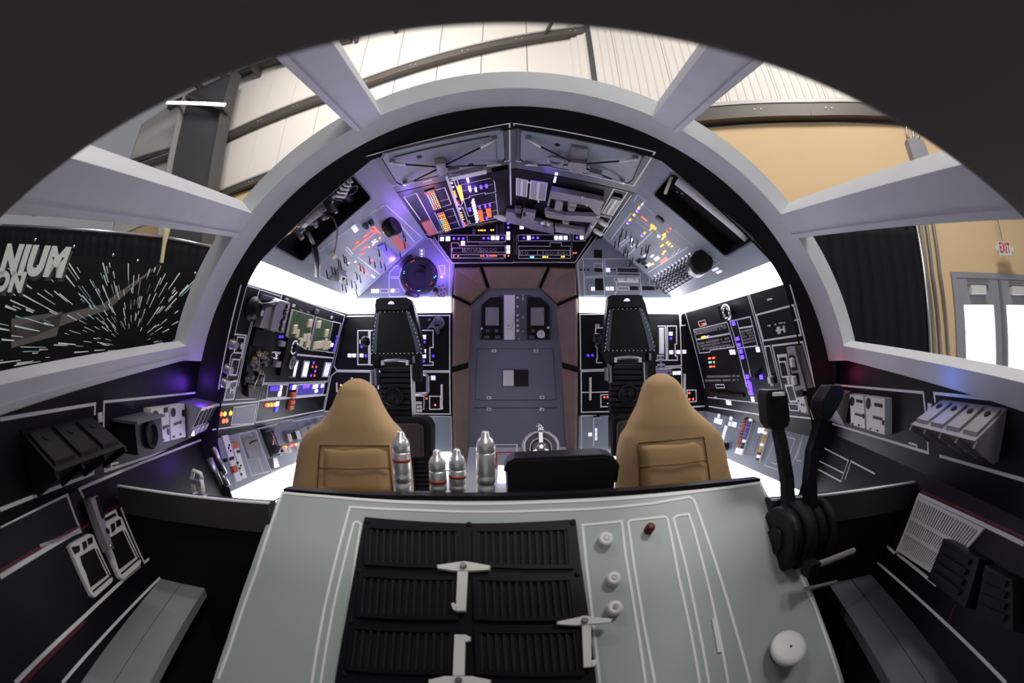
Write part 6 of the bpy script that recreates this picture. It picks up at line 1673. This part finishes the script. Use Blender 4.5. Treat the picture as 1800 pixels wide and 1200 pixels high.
# box with dark round front, white plates, silver slotted box
o = device(A, 'dark box with a round lens next to the white punched plates, left console')
U = [A.uv(*p) for p in ((700, 405), (860, 385), (860, 600), (700, 600))]
ub = A.uv(860, 590)
b0, b1 = U[0].x, A.uv(880, 500).x; v1, v0 = A.uv(790, 400).y, A.uv(790, 590).y
MB().box(((b0 + b1) / 2, (v0 + v1) / 2, .07), (b1 - b0, v1 - v0, .14)).build('housing', 'black_plastic', o)
MB().lathe([(.06, .14), (.065, .155), (.05, .16), (.045, .145)], 22, Matrix.Translation(((b0 + b1) / 2, (v0 + v1) / 2, 0))).build('lens_ring', 'rubber', o)
MB().box(((b0 + b1) / 2, v1 + .004, .08), (b1 - b0 + .02, .012, .16)).build('lid', 'panel_dark', o)
def plates(A, label, q1, holes):
    o = device(A, label)
    for q in q1: A.poly(q, .05, 'white_plastic', 'punched_plate', 0, .004, par=o)
    for (x, y, a, b, k) in holes: A.put(k, x, y, a, b, .004, 'black_plastic', 'hole', .05, 0, o)
    return o
plates(A, 'pair of white punched plates on the left console', [[(890, 340), (1005, 325), (1012, 545), (900, 560)], [(1012, 325), (1105, 310), (1112, 520), (1018, 540)]],
       [(920, 380, 36, 50, 'disc'), (1032, 366, 30, 56, 'disc'), (985, 350, 26, 30, 'key'), (985, 455, 40, 16, 'key'), (1060, 432, 50, 14, 'key'), (968, 535, 12, 14, 'disc'), (1035, 515, 12, 14, 'disc'), (1078, 500, 12, 14, 'disc'), (1095, 370, 16, 40, 'key'), (1000, 485, 12, 40, 'disc')])
o = device(A, 'silver slotted box with a glowing corner lamp, far end of the left console')
pa, pb_ = A.uv(1108, 300), A.uv(1330, 330)
x0, x1 = pa.x, pa.x + .30; vt, vm, vb_ = A.uv(1180, 285).y, A.uv(1180, 285).y - .03, A.uv(1180, 505).y; d_ = .17
MB().add([(x0, vt, 0), (x1, vt, 0), (x1, vm, d_), (x0, vm, d_), (x1, vb_, .05), (x0, vb_, .05), (x1, vb_, 0), (x0, vb_, 0)], [[0, 3, 2, 1], [3, 5, 4, 2], [0, 7, 5, 3], [1, 2, 4, 6], [7, 6, 4, 5], [0, 1, 6, 7]]).build('housing', 'steel', o)
for i in range(4):
    x = x0 + (x1 - x0) * (i + .5) / 4
    def L(t, e): v = vm + (vb_ - vm) * t; w_ = d_ + (.05 - d_) * t; return v - e * .4, w_ + e
    a, c = L(.12, .004), L(.62, .004)
    MB().hexa([(x - .022, a[0], a[1] - .01), (x + .022, a[0], a[1] - .01), (x + .022, c[0], c[1] - .01), (x - .022, c[0], c[1] - .01)], [(x - .022, a[0], a[1]), (x + .022, a[0], a[1]), (x + .022, c[0], c[1]), (x - .022, c[0], c[1])]).build('slot', 'black_soft', o)
    a, c = L(.7, .006), L(.92, .006)
    MB().hexa([(x - .026, a[0], a[1] - .01), (x + .026, a[0], a[1] - .01), (x + .026, c[0], c[1] - .01), (x - .026, c[0], c[1] - .01)], [(x - .026, a[0], a[1]), (x + .026, a[0], a[1]), (x + .026, c[0], c[1]), (x - .026, c[0], c[1])]).build('face_plate', 'white_plastic', o)
MB().box((x0 + .03, vb_ + .03, .075), (.02, .03, .02)).build('corner_lamp', 'lamp_white', o)
q = A.uv(1190, 190); point('lamp_glow', A.W(q.x, q.y, .10), .7, (.22, .06, 1.0), .05)
q = A.uv(1180, 560); point('lamp_glow', A.W(q.x, q.y + .02, .30), .8, (.22, .08, 1.0), .03)
setv(0, 620, .2833)
B = BL
B.line([(0, 1075), (415, 878), (500, 1105), (250, 1200)], .012); B.line([(1300, 520), (860, 690), (490, 845), (520, 900)], .012, m='line')
setv(0, 820, .3167)
B.line([(0, 612), (445, 348)], .014); B.line([(0, 580), (440, 330)], .010, m='red_line'); B.line([(445, 350), (660, 215)], .010, m='red_line')
B.line([(530, 302), (640, 245), (775, 552), (655, 655), (460, 838), (85, 1200)], .012); B.line([(670, 226), (800, 532), (845, 495)], .010); B.line([(130, 1200), (470, 860)], .010, m='red_line'); B.line([(345, 1200), (915, 588)], .010)
def buckle(B, dx, dy, label):
    o = device(B, label, 'buckle_plate')
    f = lambda L: [(x + dx, y + dy) for x, y in L]
    B.poly(f([(368, 445), (385, 425), (480, 372), (505, 380), (615, 628), (608, 648), (515, 730), (492, 718)]), .02, 'white_plastic', 'frame', 0, .003, par=o)
    B.poly(f([(430, 500), (508, 455), (578, 605), (488, 672), (462, 590), (440, 545)]), .022, 'black_soft', 'opening', 0, par=o)
    for q in ([(380, 450), (425, 440), (430, 470), (400, 490)], [(440, 425), (462, 412), (468, 448), (450, 470)], [(470, 405), (495, 392), (500, 425), (475, 440)]): B.poly(f(q), .023, 'black_plastic', 'slot', 0, par=o)
    B.line(f([(500, 695), (605, 605)]), .006, m='black_plastic', h=.022, par=o); B.line(f([(520, 460), (600, 620)]), .007, m='black_plastic', h=.022, par=o)
    return o
buckle(BL, 0, 0, 'white framed buckle plate on the left lower console, nearer one'); buckle(BL, 157, -98, 'white framed buckle plate on the left lower console, farther one')
o = device(BL, 'thin bare metal bar standing between the white buckle plates', 'metal_bar')
B.poly([(448, 190), (490, 172), (582, 470), (555, 482)], .05, 'gun_grey', 'bar', .02, .004, par=o); B.poly([(478, 190), (492, 186), (530, 300), (512, 305)], .004, 'black_soft', 'slot', .07, par=o); B.rnd('dome', 545, 372, 10, .006, 'black_plastic', 'bolt', .07, o); B.rnd('dome', 562, 452, 8, .006, 'chrome', 'bolt', .07, o)
# metal slide levers at the foot of the ring, left
setv(360, 660, .1916)
o = device(AL, 'bare metal slide levers at the far end of the left console', 'slide_levers')
for (x0, y0, x1, y1, w_) in ((80, 660, 190, 900, .02), (40, 760, 150, 1000, .03), (150, 880, 210, 1010, .025)):
    a, b = hitY(x0, y0, 1.9), hitY(x1, y1, 1.9)
    MB().tube([AL.loc(a), AL.loc(b)], w_ * .8, 4).build('slide_bar', 'steel', o)
# ---- right console details
setv(1300, 560, .2833)
A = AR
A.line([(535, 405), (1140, 458), (1172, 832), (540, 640)], .012); A.line([(1050, 770), (1100, 785), (1100, 810)], .009); A.line([(1215, 520), (1208, 462), (1790, 520)], .012); A.line([(1240, 850), (1800, 1010)], .012)
A.keys([(1182, 560, 26, 70)], 'white_plastic', 'hinge_tab')
plates(A, 'pair of white punched plates on the right console', [[(722, 462), (808, 472), (822, 682), (730, 655)], [(820, 475), (945, 490), (945, 718), (830, 685)]],
       [(740, 510, 26, 56, 'disc'), (842, 522, 28, 72, 'disc'), (785, 508, 40, 18, 'key'), (905, 532, 50, 22, 'key'), (780, 592, 46, 14, 'key'), (900, 612, 60, 16, 'key'), (742, 648, 10, 14, 'disc'), (782, 656, 10, 14, 'disc'), (855, 678, 10, 14, 'disc'), (900, 690, 10, 14, 'disc'), (935, 640, 12, 30, 'key'), (812, 600, 14, 30, 'disc')])
o = device(A, 'small grey wedge box at the far end of the right console')
pa, pb_ = A.uv(545, 440), A.uv(690, 450)
x0, x1 = min(pa.x, pb_.x), max(pa.x, pb_.x); vt, vb_ = A.uv(640, 440).y, A.uv(640, 650).y
MB().add([(x0, vt, 0), (x1, vt, 0), (x1, vt - .06, .14), (x0, vt - .06, .14), (x1, vb_, .03), (x0, vb_, .03)], [[0, 3, 2, 1], [3, 5, 4, 2], [0, 5, 3], [1, 2, 4], [0, 1, 4, 5]]).build('housing', 'gun_grey', o)
MB().box(((x0 + x1) / 2, vt - .03, .08), ((x1 - x0) * .7, .01, .06), Matrix.Rotation(.4, 3, 'X')).build('lid_plate', 'steel', o)
pa, pb_ = A.uv(1225, 510), A.uv(1660, 560)
x0, x1 = min(pa.x, pb_.x), max(pa.x, pb_.x)
vt = A.uv(1400, 520).y
lidbox(A, 'large grey box with a three-plate lid on the right console', x0 + .05, x1, vt, vt - .08, A.uv(1430, 880).y + .03, 'gun_grey', 'gun_grey', 4, .20)
q = A.uv(660, 340); point('lamp_glow', A.W(q.x, q.y, .10), .13, (1.0, .04, .25), .05)
q = A.uv(1330, 410); point('lamp_glow', A.W(q.x, q.y, .12), .2, (.05, .18, 1.0), .05)
B = BR
B.line([(540, 660), (870, 790), (1200, 890), (1765, 1090)], .012)
setv(1350, 820, .3167)
B.line([(1421, 430), (840, 155), (712, 480)], .014); B.line([(1421, 395), (850, 135)], .010, m='red_line'); B.line([(660, 440), (705, 480)], .012); B.line([(720, 485), (935, 658)], .012); B.line([(600, 525), (1320, 1200)], .010); B.line([(1040, 765), (1000, 860)], .006, m='red_line')
o = device(BR, 'pale ribbed grille on the right lower console', 'wall_grille')
q = [B.uv(*p) for p in ((840, 178), (1195, 352), (960, 610), (730, 460))]
MB().prism(q, 0, .006).build('back_plate', 'gun_grey', o); MB().strip(q, .014, 0, .016, True).build('frame', 'white_plastic', o)
for i in range(26):
    t = (i + .5) / 26; MB().strip([q[0].lerp(q[1], t), q[3].lerp(q[2], t)], .009, .004, .014).build('slat', 'white_plastic', o)
for t in (.38, .66): MB().strip([q[0].lerp(q[3], t), q[1].lerp(q[2], t)], .014, .004, .018).build('cross_rail', 'white_plastic', o)
for (lab, pts) in (('black ribbed block hiding part of the grille, right lower console', [(1040, 405), (1250, 520), (1165, 800), (945, 640)]), ('black ribbed block nearest the camera, right lower console', [(1260, 545), (1421, 620), (1421, 920), (1200, 830)])):
    o = device(BR, lab, 'ribbed_block')
    B.poly(pts, .10, 'black_plastic', 'housing', 0, .012, par=o)
    for i in range(4):
        t = .18 + i * .2
        a = Vector(pts[0]).lerp(Vector(pts[3]), t); b = Vector(pts[1]).lerp(Vector(pts[2]), t)
        B.line([tuple(a.lerp(b, .12)), tuple(a.lerp(b, .8))], .018, m='rubber', h=.025, par=o, z0=.095)
# lined panel at the far end, right of the levers
setv(1300, 560, .2833)
B.line([(510, 795), (675, 880), (630, 1010), (480, 930)], .009, True); B.line([(840, 962), (692, 884), (655, 1000)], .009); B.line([(490, 880), (650, 960)], .008)
